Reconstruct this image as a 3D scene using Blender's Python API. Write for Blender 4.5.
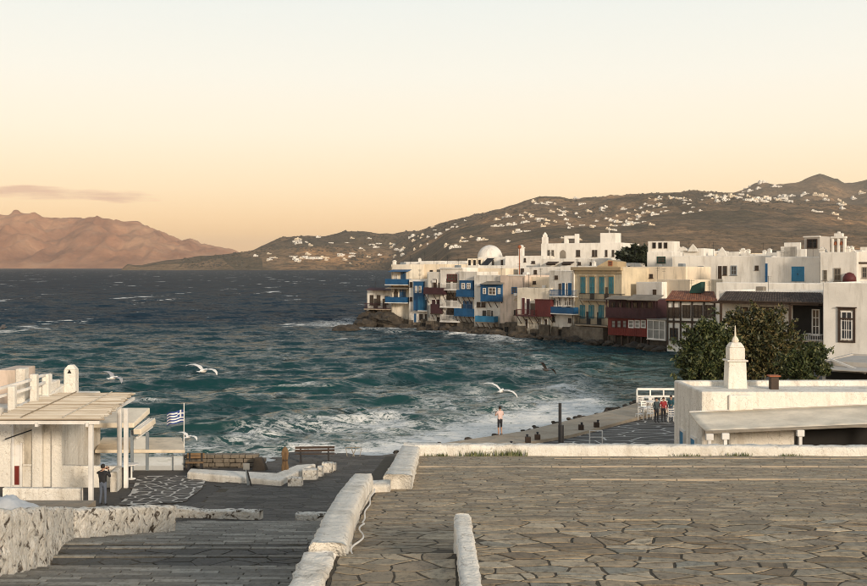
import bpy, math, random
import numpy as np
from mathutils import Vector, Matrix
R = math.radians
random.seed(7); rng = np.random.default_rng(7)
for o in list(bpy.data.objects): bpy.data.objects.remove(o)
scene = bpy.context.scene
col = scene.collection

# ---------------------------------------------------------------- camera
F, CX, HY, ZC = 1100.0, 433.5, 267.0, 12.0     # focal length in photo pixels, principal x, horizon row, eye height
cam = bpy.data.cameras.new('camera'); camo = bpy.data.objects.new('camera', cam); col.objects.link(camo)
camo.location = (0, 0, ZC); camo.rotation_euler = (R(90), 0, 0)
cam.sensor_width = 36; cam.lens = 36*F/867; cam.shift_y = -26.0/867
cam.clip_start = 0.3; cam.clip_end = 120000
scene.camera = camo

# ---------------------------------------------------------------- sky, sun, exposure
SUN_EL, SUN_AZ = 13.0, 152.0                   # degrees; azimuth clockwise from the view direction (+Y): behind and to the right
world = bpy.data.worlds.new('World'); scene.world = world; world.use_nodes = True
nt = world.node_tree; nt.nodes.clear()
wo = nt.nodes.new('ShaderNodeOutputWorld'); bg = nt.nodes.new('ShaderNodeBackground')
nt.links.new(bg.outputs[0], wo.inputs[0])
sky = nt.nodes.new('ShaderNodeTexSky'); sky.sky_type = 'NISHITA'; sky.sun_disc = False
sky.sun_elevation = R(SUN_EL); sky.sun_rotation = R(SUN_AZ); sky.dust_density = 3.0; sky.air_density = 1.2
skm = nt.nodes.new('ShaderNodeVectorMath'); skm.operation = 'SCALE'; skm.inputs['Scale'].default_value = 0.10
nt.links.new(sky.outputs[0], skm.inputs[0])
tc = nt.nodes.new('ShaderNodeTexCoord'); sx = nt.nodes.new('ShaderNodeSeparateXYZ')
nt.links.new(tc.outputs['Generated'], sx.inputs[0])
ramp = nt.nodes.new('ShaderNodeValToRGB'); nt.links.new(sx.outputs[2], ramp.inputs[0])
def lin(r, g, b):
    return tuple((c/255/12.92 if c/255 <= 0.04045 else ((c/255+0.055)/1.055)**2.4) for c in (r, g, b)) + (1,)
def hot(c, k): return tuple(x*k for x in c[:3])+(1,)
stops = [(0.0, hot(lin(254, 194, 126), 1.20)), (0.03, hot(lin(255, 208, 148), 1.15)), (0.07, hot(lin(255, 227, 186), 1.05)), (0.12, lin(252, 238, 214)),
         (0.17, lin(243, 238, 224)), (0.24, lin(229, 232, 226)), (0.5, lin(176, 186, 192)), (1.0, lin(118, 136, 156))]
el = ramp.color_ramp.elements
el[0].position, el[0].color = stops[0]
el[1].position, el[1].color = stops[-1]
for p_, c_ in stops[1:-1]:
    e = el.new(p_); e.color = c_
mx = nt.nodes.new('ShaderNodeMix'); mx.data_type = 'RGBA'; mx.inputs[0].default_value = 0.93
nt.links.new(skm.outputs[0], mx.inputs[6]); nt.links.new(ramp.outputs[0], mx.inputs[7])
# one thin evening cloud over the far island
mp = nt.nodes.new('ShaderNodeMapping'); nt.links.new(tc.outputs['Generated'], mp.inputs[0])
mp.inputs['Scale'].default_value = (13, 13, 110)
nz = nt.nodes.new('ShaderNodeTexNoise'); nz.inputs['Scale'].default_value = 1.6; nz.inputs['Detail'].default_value = 8
nt.links.new(mp.outputs[0], nz.inputs['Vector'])
def wmath(op, a, b=None, c=None):
    n = nt.nodes.new('ShaderNodeMath'); n.operation = op
    for i, v in enumerate((a, b, c)):
        if v is None: continue
        if isinstance(v, (int, float)): n.inputs[i].default_value = v
        else: nt.links.new(v, n.inputs[i])
    return n.outputs[0]
ex_ = wmath('DIVIDE', wmath('SUBTRACT', wmath('DIVIDE', sx.outputs[0], sx.outputs[1]), -0.345), 0.092)
ez_ = wmath('DIVIDE', wmath('SUBTRACT', wmath('SUBTRACT', sx.outputs[2], 0.0625), wmath('MULTIPLY', ex_, -0.0022)), 0.0062)
rad = wmath('ADD', wmath('MULTIPLY', ex_, ex_), wmath('MULTIPLY', ez_, ez_))
fall = wmath('SUBTRACT', 1.0, rad)
cl = wmath('ADD', wmath('MULTIPLY', fall, 1.1), wmath('MULTIPLY', wmath('SUBTRACT', nz.outputs[0], 0.47), 3.4))
front = wmath('GREATER_THAN', sx.outputs[1], 0.0)
cl = wmath('MULTIPLY', wmath('MULTIPLY', cl, front), 1.0)
cln = nt.nodes.new('ShaderNodeClamp'); nt.links.new(cl, cln.inputs[0])
mx2 = nt.nodes.new('ShaderNodeMix'); mx2.data_type = 'RGBA'
nt.links.new(wmath('MULTIPLY', cln.outputs[0], 0.85), mx2.inputs[0])
nt.links.new(mx.outputs[2], mx2.inputs[6]); mx2.inputs[7].default_value = lin(222, 182, 154)
nt.links.new(mx2.outputs[2], bg.inputs[0]); bg.inputs[1].default_value = 1.05

sun = bpy.data.lights.new('sun', 'SUN'); suno = bpy.data.objects.new('sun', sun); col.objects.link(suno)
sun.energy = 3.3; sun.angle = R(7); sun.color = (1.0, 0.84, 0.66)
_d = Vector((math.sin(R(SUN_AZ))*math.cos(R(SUN_EL)), math.cos(R(SUN_AZ))*math.cos(R(SUN_EL)), math.sin(R(SUN_EL))))
suno.rotation_euler = _d.to_track_quat('Z', 'Y').to_euler(); suno.location = (60, -60, 80)
vs = scene.view_settings
vs.view_transform = 'Standard'; vs.look = 'None'; vs.gamma = 1; vs.use_curve_mapping = False; vs.exposure = 0.22
scene.cycles.filter_width = 1.0

# ---------------------------------------------------------------- helpers
def P(px, py, d):                               # a photo pixel at a known distance -> a point of the place
    return Vector(((px-CX)/F*d, d, ZC-(py-HY)/F*d))
def X(px, d): return (px-CX)/F*d
def Z(py, d): return ZC-(py-HY)/F*d

class MB:
    def __init__(s): s.v = []; s.f = []; s.m = []
    def add(s, vs_, fs, mi=0):
        b = len(s.v); s.v += [tuple(v) for v in vs_]; s.f += [tuple(i+b for i in f) for f in fs]; s.m += [mi]*len(fs); return s
    def box(s, x0, x1, y0, y1, z0, z1, mi=0):
        if x0 > x1: x0, x1 = x1, x0
        if y0 > y1: y0, y1 = y1, y0
        if z0 > z1: z0, z1 = z1, z0
        return s.add([(x0,y0,z0),(x1,y0,z0),(x1,y1,z0),(x0,y1,z0),(x0,y0,z1),(x1,y0,z1),(x1,y1,z1),(x0,y1,z1)],
                     [(3,2,1,0),(4,5,6,7),(0,1,5,4),(1,2,6,5),(2,3,7,6),(3,0,4,7)], mi)
    def hexa(s, p, mi=0):                       # eight corners: four below, four above (ccw)
        return s.add(p, [(3,2,1,0),(4,5,6,7),(0,1,5,4),(1,2,6,5),(2,3,7,6),(3,0,4,7)], mi)
    def bar(s, a, b, w, h=None, mi=0, up=(0,0,1)):
        a, b = Vector(a), Vector(b); h = h or w; d = (b-a).normalized(); u = Vector(up)
        if abs(d.dot(u)) > 0.95: u = Vector((0,1,0))
        r = d.cross(u).normalized()*w/2; t = r.cross(d).normalized()*h/2
        return s.add([a-r-t,a+r-t,a+r+t,a-r+t,b-r-t,b+r-t,b+r+t,b-r+t],
                     [(0,1,2,3),(7,6,5,4),(0,4,5,1),(1,5,6,2),(2,6,7,3),(3,7,4,0)], mi)
    def tube(s, pts, rs, n=8, mi=0):
        pts = [Vector(p) for p in pts]
        if isinstance(rs, (int, float)): rs = [rs]*len(pts)
        vs_, fs = [], []
        for i, p in enumerate(pts):
            d = (pts[min(i+1, len(pts)-1)]-pts[max(i-1, 0)]).normalized()
            u = Vector((0,0,1)) if abs(d.z) < 0.9 else Vector((0,1,0))
            a = d.cross(u).normalized(); b = a.cross(d)
            for k in range(n):
                t = 2*math.pi*k/n; vs_.append(p+(a*math.cos(t)+b*math.sin(t))*rs[i])
        for i in range(len(pts)-1):
            for k in range(n):
                k2 = (k+1) % n; fs.append((i*n+k, i*n+k2, (i+1)*n+k2, (i+1)*n+k))
        fs.append(tuple(range(n))[::-1]); fs.append(tuple((len(pts)-1)*n+k for k in range(n)))
        return s.add(vs_, fs, mi)
    def lathe(s, prof, c=(0,0,0), n=16, mi=0, sy=1.0):
        vs_, fs = [], []
        for r, z in prof:
            for k in range(n):
                t = 2*math.pi*k/n; vs_.append((c[0]+r*math.cos(t), c[1]+r*math.sin(t)*sy, c[2]+z))
        m = len(prof)
        for i in range(m-1):
            for k in range(n):
                k2 = (k+1) % n; fs.append((i*n+k, i*n+k2, (i+1)*n+k2, (i+1)*n+k))
        fs.append(tuple(range(n))[::-1]); fs.append(tuple((m-1)*n+k for k in range(n)))
        return s.add(vs_, fs, mi)
    def prism(s, poly, z0, z1, mi=0):
        n = len(poly)
        vs_ = [(x,y,z0) for x,y in poly]+[(x,y,z1) for x,y in poly]
        return s.add(vs_, [tuple(range(n))[::-1], tuple(range(n, 2*n))]+[(i,(i+1)%n,n+(i+1)%n,n+i) for i in range(n)], mi)
    def mesh(s, name, mats):
        me = bpy.data.meshes.new(name); me.from_pydata(s.v, [], s.f)
        for m in (mats if isinstance(mats, (list, tuple)) else [mats]): me.materials.append(M[m] if isinstance(m, str) else m)
        if any(s.m): me.polygons.foreach_set('material_index', s.m)
        me.update(); return me
    def build(s, name, mats, parent=None, bevel=0, smooth=False, loc=None):
        return link(s.mesh(name, mats), name, parent, bevel, smooth, loc)

def link(me, name, parent=None, bevel=0, smooth=False, loc=None):
    o = bpy.data.objects.new(name, me); col.objects.link(o)
    if parent is not None: o.parent = parent
    if loc is not None: o.location = loc
    if smooth: me.polygons.foreach_set('use_smooth', [True]*len(me.polygons))
    if bevel:
        b = o.modifiers.new('bevel', 'BEVEL'); b.width = bevel; b.segments = 2; b.limit_method = 'ANGLE'
    return o
def tag(o, label=None, cat=None, group=None, kind=None):
    if label: o['label'] = label
    if cat: o['category'] = cat
    if group: o['group'] = group
    if kind: o['kind'] = kind
    return o
def thing(name, label, cat, loc=(0,0,0), rz=0, group=None):
    o = bpy.data.objects.new(name, None); col.objects.link(o); o.location = loc; o.rotation_euler = (0,0,rz)
    o.empty_display_size = 0.2
    return tag(o, label, cat, group)
def copy_tree(o, parent=None):
    c = o.copy(); col.objects.link(c); c.parent = parent
    for ch in list(o.children): copy_tree(ch, c)
    return c
def grid_mesh(name, A, mat, attrs=None, smooth=True):      # A: rows x cols x 3
    r, c, _ = A.shape
    me = bpy.data.meshes.new(name)
    idx = np.arange(r*c).reshape(r, c)
    q = np.stack([idx[:-1,:-1], idx[:-1,1:], idx[1:,1:], idx[1:,:-1]], -1).reshape(-1, 4)
    me.vertices.add(r*c); me.vertices.foreach_set('co', A.reshape(-1).astype(np.float32))
    me.loops.add(q.size); me.loops.foreach_set('vertex_index', q.reshape(-1).astype(np.int32))
    me.polygons.add(len(q)); me.polygons.foreach_set('loop_start', np.arange(0, q.size, 4, dtype=np.int32))
    me.update(calc_edges=True); me.validate()
    if smooth: me.polygons.foreach_set('use_smooth', np.ones(len(me.polygons), dtype=bool))
    for k, v in (attrs or {}).items():
        a = me.attributes.new(k, 'FLOAT', 'POINT'); a.data.foreach_set('value', v.reshape(-1).astype(np.float32))
    me.materials.append(M[mat]); return me

# value noise in numpy
_T = rng.random((256, 256))
def vnoise(x, y):
    x = np.asarray(x, float); y = np.asarray(y, float)
    xi = np.floor(x).astype(int); yi = np.floor(y).astype(int); fx = x-xi; fy = y-yi
    fx = fx*fx*(3-2*fx); fy = fy*fy*(3-2*fy)
    a = _T[xi & 255, yi & 255]; b = _T[(xi+1) & 255, yi & 255]; c = _T[xi & 255, (yi+1) & 255]; d = _T[(xi+1) & 255, (yi+1) & 255]
    return (a*(1-fx)+b*fx)*(1-fy)+(c*(1-fx)+d*fx)*fy
def fbm(x, y, o=5, ridge=False):
    s = 0; a = 0.5; t = 0
    for i in range(o):
        n = vnoise(x+17*i, y+31*i)
        if ridge: n = 1-abs(2*n-1)
        s = s+a*n; t += a; a *= 0.5; x = x*2.03; y = y*2.03
    return s/t

# ---------------------------------------------------------------- materials
M = {}
class NT:
    def __init__(s, name):
        s.mat = bpy.data.materials.new(name); s.mat.use_nodes = True; s.t = s.mat.node_tree; s.b = s.t.nodes['Principled BSDF']; M[name] = s.mat
        s.out = s.t.nodes['Material Output']
    def n(s, typ, **kw):
        n = s.t.nodes.new(typ)
        for k, v in kw.items(): setattr(n, k, v)
        return n
    def lk(s, a, b): s.t.links.new(a, b)
    def set(s, sock, v):
        if isinstance(v, (int, float, tuple)): sock.default_value = v
        else: s.lk(v, sock)
    def math(s, op, a, b=0.0, clamp=False):
        n = s.n('ShaderNodeMath', operation=op, use_clamp=clamp); s.set(n.inputs[0], a); s.set(n.inputs[1], b); return n.outputs[0]
    def co(s, scale=(1,1,1), obj=True):
        g = s.n('ShaderNodeTexCoord') if obj else s.n('ShaderNodeNewGeometry')
        m = s.n('ShaderNodeMapping'); s.lk(g.outputs['Object' if obj else 'Position'], m.inputs[0]); m.inputs['Scale'].default_value = scale
        return m.outputs[0]
    def noise(s, vec, scale, detail=4, rough=0.55, dist=0.0):
        n = s.n('ShaderNodeTexNoise'); s.lk(vec, n.inputs['Vector']); n.inputs['Scale'].default_value = scale
        n.inputs['Detail'].default_value = detail; n.inputs['Roughness'].default_value = rough; n.inputs['Distortion'].default_value = dist
        return n.outputs[0]
    def ramp(s, fac, stops):
        n = s.n('ShaderNodeValToRGB'); s.lk(fac, n.inputs[0]); e = n.color_ramp.elements
        e[0].position, e[0].color = stops[0][0], c4(stops[0][1]); e[1].position, e[1].color = stops[-1][0], c4(stops[-1][1])
        for p, c in stops[1:-1]: k = e.new(p); k.color = c4(c)
        return n.outputs[0]
    def mix(s, f, a, b, mode='MIX'):
        n = s.n('ShaderNodeMix', data_type='RGBA', blend_type=mode); s.set(n.inputs[0], f)
        s.set(n.inputs[6], c4(a) if isinstance(a, tuple) else a); s.set(n.inputs[7], c4(b) if isinstance(b, tuple) else b); return n.outputs[2]
    def bump(s, h, strength, dist=0.02, prev=None):
        n = s.n('ShaderNodeBump'); n.inputs['Strength'].default_value = strength; n.inputs['Distance'].default_value = dist
        s.lk(h, n.inputs['Height'])
        if prev is not None: s.lk(prev, n.inputs['Normal'])
        s.lk(n.outputs[0], s.b.inputs['Normal']); return n.outputs[0]
    def col(s, v): s.set(s.b.inputs['Base Color'], c4(v) if isinstance(v, tuple) else v)
    def rough(s, v): s.set(s.b.inputs['Roughness'], v)
    def attr(s, name): return s.n('ShaderNodeAttribute', attribute_name=name).outputs['Fac']
    def rnd(s):                                  # differs from object to object and from island to island
        a = s.n('ShaderNodeObjectInfo').outputs['Random']; b = s.n('ShaderNodeNewGeometry').outputs['Random Per Island']
        return s.math('FRACT', s.math('ADD', a, b))
def c4(c): return tuple(c) if len(c) == 4 else tuple(c)+(1,)
def scl(c, k): return tuple(min(1, x*k) for x in c[:3])

def plaster(name, c, stain=0.35, dirt=(0.30,0.26,0.20), bumpk=0.35, tide=False, fine=2.2):
    k = NT(name); v = k.co(obj=False); st = k.co((1,1,0.16), obj=False)
    big = k.noise(v, 0.35, 5, 0.6); streak = k.noise(st, 1.3, 6, 0.65); f = k.noise(v, fine*4, 6, 0.7)
    a = k.mix(k.ramp(big, [(0.36,(0,0,0)),(0.62,(1,1,1))]), scl(c, 0.78 if tide else 0.86), c)
    m = k.math('MULTIPLY', k.ramp(streak, [(0.50,(0,0,0)),(0.68,(1,1,1))]), stain)
    a = k.mix(m, a, dirt)
    m2 = k.math('MULTIPLY', k.ramp(f, [(0.56,(0,0,0)),(0.75,(1,1,1))]), stain*0.55)
    a = k.mix(m2, a, scl(dirt, 0.8))
    if tide:                                     # salt, algae and bared stone above the waterline
        sp = k.n('ShaderNodeSeparateXYZ'); k.lk(v, sp.inputs[0])
        h = k.math('ADD', sp.outputs[2], k.math('MULTIPLY', k.math('SUBTRACT', k.noise(k.co((1,1,0.5), obj=False), 0.5, 7, 0.7), 0.5), -11.0))
        t = k.ramp(k.math('MULTIPLY', h, 0.2), [(0.12,(1,1,1)),(0.50,(0.25,0.25,0.25)),(0.85,(0,0,0))])
        a = k.mix(k.math('MULTIPLY', t, 0.9), a, k.mix(f, (0.05,0.038,0.025), (0.20,0.15,0.10)))
    if name == 'limewash':
        vo = k.n('ShaderNodeTexVoronoi', feature='DISTANCE_TO_EDGE'); vo.inputs['Scale'].default_value = 1.7; dv = k.n('ShaderNodeVectorMath', operation='ADD'); nd = k.n('ShaderNodeTexNoise'); nd.inputs['Scale'].default_value = 2.2; nd.inputs['Detail'].default_value = 5; k.lk(v, nd.inputs['Vector'])
        k.lk(v, dv.inputs[0]); k.lk(nd.outputs['Color'], dv.inputs[1]); k.lk(dv.outputs[0], vo.inputs['Vector'])
        cr = k.math('MULTIPLY', k.ramp(vo.outputs[0], [(0.0,(1,1,1)),(0.022,(0,0,0))]), k.ramp(big, [(0.42,(0,0,0)),(0.55,(1,1,1))])); a = k.mix(k.math('MULTIPLY', cr, 0.6), a, (0.22,0.18,0.14))
        chip = k.ramp(k.noise(v, 5.5, 7, 0.72), [(0.615,(0,0,0)),(0.65,(1,1,1))]); a = k.mix(k.math('MULTIPLY', chip, 0.65), a, (0.40,0.34,0.26))
    k.col(a); k.rough(0.9); k.b.inputs['Specular IOR Level'].default_value = 0.2
    h2 = k.noise(v, fine, 6, 0.6); b1 = k.bump(h2, bumpk, 0.06); k.bump(f, bumpk*0.6, 0.015, b1)
def paint(name, c, rough=0.55, wear=0.25, grain=(1,1,1), wc=None):
    k = NT(name); v = k.co(grain, obj=False); f = k.noise(v, 6, 6, 0.65); g = k.noise(k.co(obj=False), 0.8, 3)
    a = k.mix(k.ramp(g, [(0.3,(0,0,0)),(0.7,(1,1,1))]), scl(c, 0.75), scl(c, 1.1))
    a = k.mix(k.math('MULTIPLY', k.ramp(f, [(0.52,(0,0,0)),(0.72,(1,1,1))]), wear), a, wc or scl(c, 0.45))
    k.col(a); k.rough(rough); k.bump(f, 0.25, 0.01); k.b.inputs['Specular IOR Level'].default_value = 0.3
plaster('plaster_white', (0.79,0.75,0.68), 0.36)
plaster('plaster_sea', (0.80,0.755,0.68), 0.62, tide=True)
plaster('plaster_grey', (0.70,0.66,0.59), 0.7, tide=True)
plaster('plaster_cream', (0.78,0.70,0.57), 0.6, tide=True)
plaster('plaster_yellow', (0.64,0.54,0.38), 0.65, tide=True)
plaster('plaster_warm', (0.78,0.66,0.50), 0.45)
plaster('plaster_pink', (0.68,0.55,0.45), 0.7, tide=True)
plaster('limewash', (0.83,0.78,0.69), 0.5, (0.36,0.30,0.22), 1.0, fine=4.5)
plaster('ochre_trim', (0.46,0.35,0.21), 0.4)
plaster('grey_roof', (0.46,0.43,0.39), 0.4)
paint('blue_paint', (0.012,0.085,0.20), wear=0.45); paint('blue_bright', (0.035,0.20,0.36)); paint('teal_paint', (0.04,0.20,0.25))
paint('wood_red', (0.10,0.022,0.022), 0.6, 0.3, (1,1,4)); paint('wood_darkred', (0.055,0.022,0.026), 0.65, 0.3)
paint('wood_red_bright', (0.17,0.022,0.016), 0.55); paint('wood_brown', (0.055,0.035,0.024), 0.7, 0.3)
paint('wood_grey', (0.24,0.21,0.17), 0.8, 0.4); paint('white_paint', (0.78,0.75,0.70), 0.5, 0.2, wc=(0.4,0.36,0.3))
paint('metal_dark', (0.025,0.025,0.027), 0.5, 0.3); paint('green_paint', (0.012,0.05,0.04)); paint('canvas', (0.80,0.70,0.55), 0.85, 0.25)
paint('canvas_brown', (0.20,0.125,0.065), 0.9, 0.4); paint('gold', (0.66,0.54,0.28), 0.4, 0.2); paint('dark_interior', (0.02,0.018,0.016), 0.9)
paint('grey_metal', (0.22,0.25,0.27), 0.45, 0.2); paint('terracotta', (0.30,0.10,0.045), 0.85, 0.35)
k = NT('pane'); k.col((0.025,0.032,0.038)); k.rough(0.12); k.b.inputs['Specular IOR Level'].default_value = 0.5
k = NT('pane_pale'); k.col(k.mix(k.noise(k.co(obj=False), 1.2, 3), (0.10,0.11,0.11), (0.36,0.35,0.32))); k.rough(0.15)
k = NT('clear_sheet'); k.col((0.75,0.76,0.74)); k.rough(0.2)
tr = k.n('ShaderNodeBsdfTransparent'); ms = k.n('ShaderNodeMixShader'); ms.inputs[0].default_value = 0.42
k.lk(tr.outputs[0], ms.inputs[1]); k.lk(k.b.outputs[0], ms.inputs[2]); k.lk(ms.outputs[0], k.out.inputs[0])

def flag(name, stops, moss=0.0, dark=0.5):
    k = NT(name); r = k.rnd(); v = k.co(obj=False)
    base = k.ramp(r, stops)
    sh_ = k.n('ShaderNodeCombineXYZ'); k.lk(k.math('MULTIPLY', r, 371.0), sh_.inputs[0]); k.lk(k.math('MULTIPLY', r, 913.0), sh_.inputs[1])
    def own(c):                                   # every stone its own grain, so neighbours never run into each other
        q = k.n('ShaderNodeVectorMath', operation='ADD'); k.lk(c, q.inputs[0]); k.lk(sh_.outputs[0], q.inputs[1]); return q.outputs[0]
    n1 = k.noise(own(v), 2.0, 8, 0.72); n2 = k.noise(own(k.co((1.4,1.0,1), obj=False)), 7, 8, 0.76)
    a = k.mix(k.math('MULTIPLY', k.ramp(n1, [(0.44,(0,0,0)),(0.62,(1,1,1))]), 0.5), base, scl((0.30,0.26,0.19), dark))
    a = k.mix(k.math('MULTIPLY', k.ramp(n2, [(0.49,(0,0,0)),(0.62,(1,1,1))]), 0.58), a, scl((0.12,0.10,0.075), dark*1.3))
    if moss: a = k.mix(k.math('MULTIPLY', k.ramp(k.noise(v, 0.55, 5), [(0.52,(0,0,0)),(0.75,(1,1,1))]), moss), a, (0.12,0.125,0.075))
    k.col(a); k.rough(k.math('ADD', k.math('MULTIPLY', n2, 0.3), 0.55)); k.b.inputs['Specular IOR Level'].default_value = 0.3
    b = k.bump(n1, 0.7, 0.05); k.bump(n2, 0.7, 0.02, b)
flag('flag_tan', [(0,(0.186,0.140,0.091)),(0.2,(0.325,0.248,0.161)),(0.4,(0.443,0.350,0.232)),(0.55,(0.235,0.194,0.142)),(0.7,(0.587,0.483,0.339)),(0.85,(0.274,0.260,0.213)),(1,(0.396,0.309,0.206))], 0.22)
flag('flag_slope', [(0,(0.233,0.176,0.114)),(0.3,(0.395,0.303,0.194)),(0.6,(0.292,0.230,0.160)),(0.8,(0.514,0.411,0.277)),(1,(0.340,0.278,0.195))], 0.2)
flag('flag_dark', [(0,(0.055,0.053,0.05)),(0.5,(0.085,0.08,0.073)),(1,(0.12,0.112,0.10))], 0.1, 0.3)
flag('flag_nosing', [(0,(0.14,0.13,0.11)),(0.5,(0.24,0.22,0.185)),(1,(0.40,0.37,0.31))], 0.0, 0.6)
flag('flag_plaza', [(0,(0.05,0.046,0.043)),(0.5,(0.08,0.073,0.066)),(1,(0.115,0.104,0.092))], 0.0, 0.3)
def rough_stone(name, a, b, c, sc=1.0):
    k = NT(name); v = k.co(obj=False); n1 = k.noise(v, 0.7*sc, 7, 0.65); vo = k.n('ShaderNodeTexVoronoi'); vo.inputs['Scale'].default_value = 1.6*sc; k.lk(v, vo.inputs['Vector'])
    n2 = k.noise(v, 9*sc, 5, 0.7)
    x = k.ramp(n1, [(0.3,a),(0.5,b),(0.72,c)]); x = k.mix(k.math('MULTIPLY', n2, 0.6), x, scl(a, 0.6)); k.col(x); k.rough(0.9)
    b1 = k.bump(vo.outputs['Distance'], 0.6, 0.15/sc); k.bump(n2, 0.5, 0.03/sc, b1)
rough_stone('rock', (0.022,0.018,0.014), (0.055,0.043,0.031), (0.13,0.10,0.068))
rough_stone('footing', (0.035,0.028,0.02), (0.11,0.085,0.06), (0.24,0.19,0.135), 1.3)
rough_stone('rubble', (0.09,0.075,0.055), (0.19,0.155,0.115), (0.30,0.25,0.19), 1.5)
rough_stone('mortar', (0.05,0.038,0.024), (0.075,0.056,0.034), (0.06,0.058,0.03), 3)
rough_stone('mortar_white', (0.50,0.47,0.42), (0.66,0.62,0.55), (0.74,0.70,0.63), 3)
rough_stone('asphalt', (0.045,0.04,0.036), (0.065,0.058,0.05), (0.085,0.075,0.064), 2)
rough_stone('sand', (0.20,0.155,0.11), (0.30,0.245,0.18), (0.36,0.30,0.225), 1.5)
rough_stone('concrete', (0.34,0.27,0.19), (0.46,0.375,0.275), (0.54,0.455,0.345), 0.8)
# whitewashed rubble with pits
k = NT('rubble_white'); v = k.co(obj=False)
n1 = k.noise(v, 1.4, 8, 0.70, 0.4); n2 = k.noise(v, 11, 6, 0.72); n3 = k.noise(v, 4.2, 6, 0.66, 0.6)
pit = k.math('MULTIPLY', k.ramp(n3, [(0.545,(0,0,0)),(0.60,(1,1,1))]), k.ramp(n1, [(0.38,(0,0,0)),(0.52,(1,1,1))]))
a = k.mix(k.ramp(n2, [(0.42,(0,0,0)),(0.72,(1,1,1))]), (0.86,0.81,0.72), (0.64,0.55,0.43))
a = k.mix(k.ramp(n1, [(0.60,(0,0,0)),(0.78,(1,1,1))]), a, (0.44,0.36,0.26))
k.col(k.mix(pit, a, (0.09,0.065,0.042))); k.rough(0.92)
b1 = k.bump(k.math('SUBTRACT', 1.0, n3), 0.9, 0.16); k.bump(n2, 0.7, 0.035, b1)
# terracotta roof tiles get islands of their own tone
k = NT('roof_tile'); r = k.rnd(); v = k.co(obj=False); n1 = k.noise(v, 3, 6, 0.7)
k.col(k.mix(k.math('MULTIPLY', n1, 0.7), k.ramp(r, [(0,(0.16,0.055,0.03)),(0.5,(0.27,0.095,0.045)),(1,(0.36,0.15,0.075))]), (0.10,0.06,0.045))); k.rough(0.85); k.bump(n1, 0.3, 0.03)
k = NT('shingle'); r = k.rnd(); v = k.co(obj=False); n1 = k.noise(v, 3, 6, 0.7)
k.col(k.mix(k.math('MULTIPLY', n1, 0.7), k.ramp(r, [(0,(0.045,0.033,0.027)),(0.5,(0.075,0.055,0.045)),(1,(0.11,0.085,0.07))]), (0.03,0.024,0.02))); k.rough(0.9); k.bump(n1, 0.4, 0.03)
k = NT('reed'); r = k.rnd(); n1 = k.noise(k.co((0.4,6,6), obj=False), 3, 6, 0.7)
k.col(k.mix(k.math('MULTIPLY', n1, 0.6), k.ramp(r, [(0,(0.36,0.28,0.19)),(0.4,(0.60,0.52,0.40)),(1,(0.80,0.74,0.63))]), (0.16,0.11,0.07))); k.rough(0.9); k.bump(n1, 0.5, 0.02)
def leaf(name, a, b, c):
    k = NT(name); r = k.rnd(); k.col(k.ramp(r, [(0,a),(0.55,b),(1,c)])); k.rough(0.55); k.b.inputs['Specular IOR Level'].default_value = 0.35
leaf('leaf_green', (0.020,0.032,0.011), (0.048,0.064,0.020), (0.115,0.115,0.038))
leaf('leaf_olive', (0.022,0.030,0.011), (0.060,0.062,0.021), (0.155,0.112,0.042))
leaf('leaf_dark', (0.012,0.018,0.010), (0.025,0.034,0.017), (0.05,0.055,0.028))
leaf('scrub_leaf', (0.030,0.026,0.016), (0.050,0.043,0.026), (0.085,0.066,0.038))
leaf('grass_blade', (0.05,0.07,0.02), (0.09,0.11,0.035), (0.16,0.15,0.06))
k = NT('bark'); n1 = k.noise(k.co((1,1,0.2), obj=False), 8, 6, 0.7); k.col(k.mix(n1, (0.05,0.035,0.025), (0.16,0.12,0.085))); k.rough(0.9); k.bump(n1, 0.6, 0.03)
for nm, c in dict(skin=(0.42,0.24,0.16), hair=(0.012,0.009,0.007), jacket_black=(0.012,0.012,0.014), jeans=(0.10,0.12,0.16), shirt_pale=(0.62,0.45,0.40),
                  shorts_dark=(0.015,0.015,0.02), jacket_red=(0.26,0.012,0.016), jacket_teal=(0.02,0.08,0.10), jacket_grey=(0.035,0.05,0.055), shoe=(0.02,0.018,0.017)).items():
    k = NT(nm); n1 = k.noise(k.co(obj=False), 14, 5, 0.6); k.col(k.mix(n1, scl(c, 0.7), scl(c, 1.25))); k.rough(0.75 if nm != 'skin' else 0.5); k.bump(n1, 0.3, 0.01)
k = NT('gull_white'); k.col(k.mix(k.noise(k.co(obj=False), 9, 4), (0.70,0.67,0.62), (0.82,0.80,0.76))); k.rough(0.7)
k = NT('gull_grey'); k.col(k.mix(k.noise(k.co(obj=False), 9, 4), (0.26,0.26,0.27), (0.40,0.40,0.41))); k.rough(0.7)
k = NT('gull_dark'); k.col(k.mix(k.noise(k.co(obj=False), 9, 4), (0.06,0.05,0.045), (0.13,0.11,0.10))); k.rough(0.7)
k = NT('flag_cloth_white'); k.col((0.75,0.74,0.72)); k.rough(0.8)
k = NT('flag_cloth_blue'); k.col((0.02,0.05,0.20)); k.rough(0.8)
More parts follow.
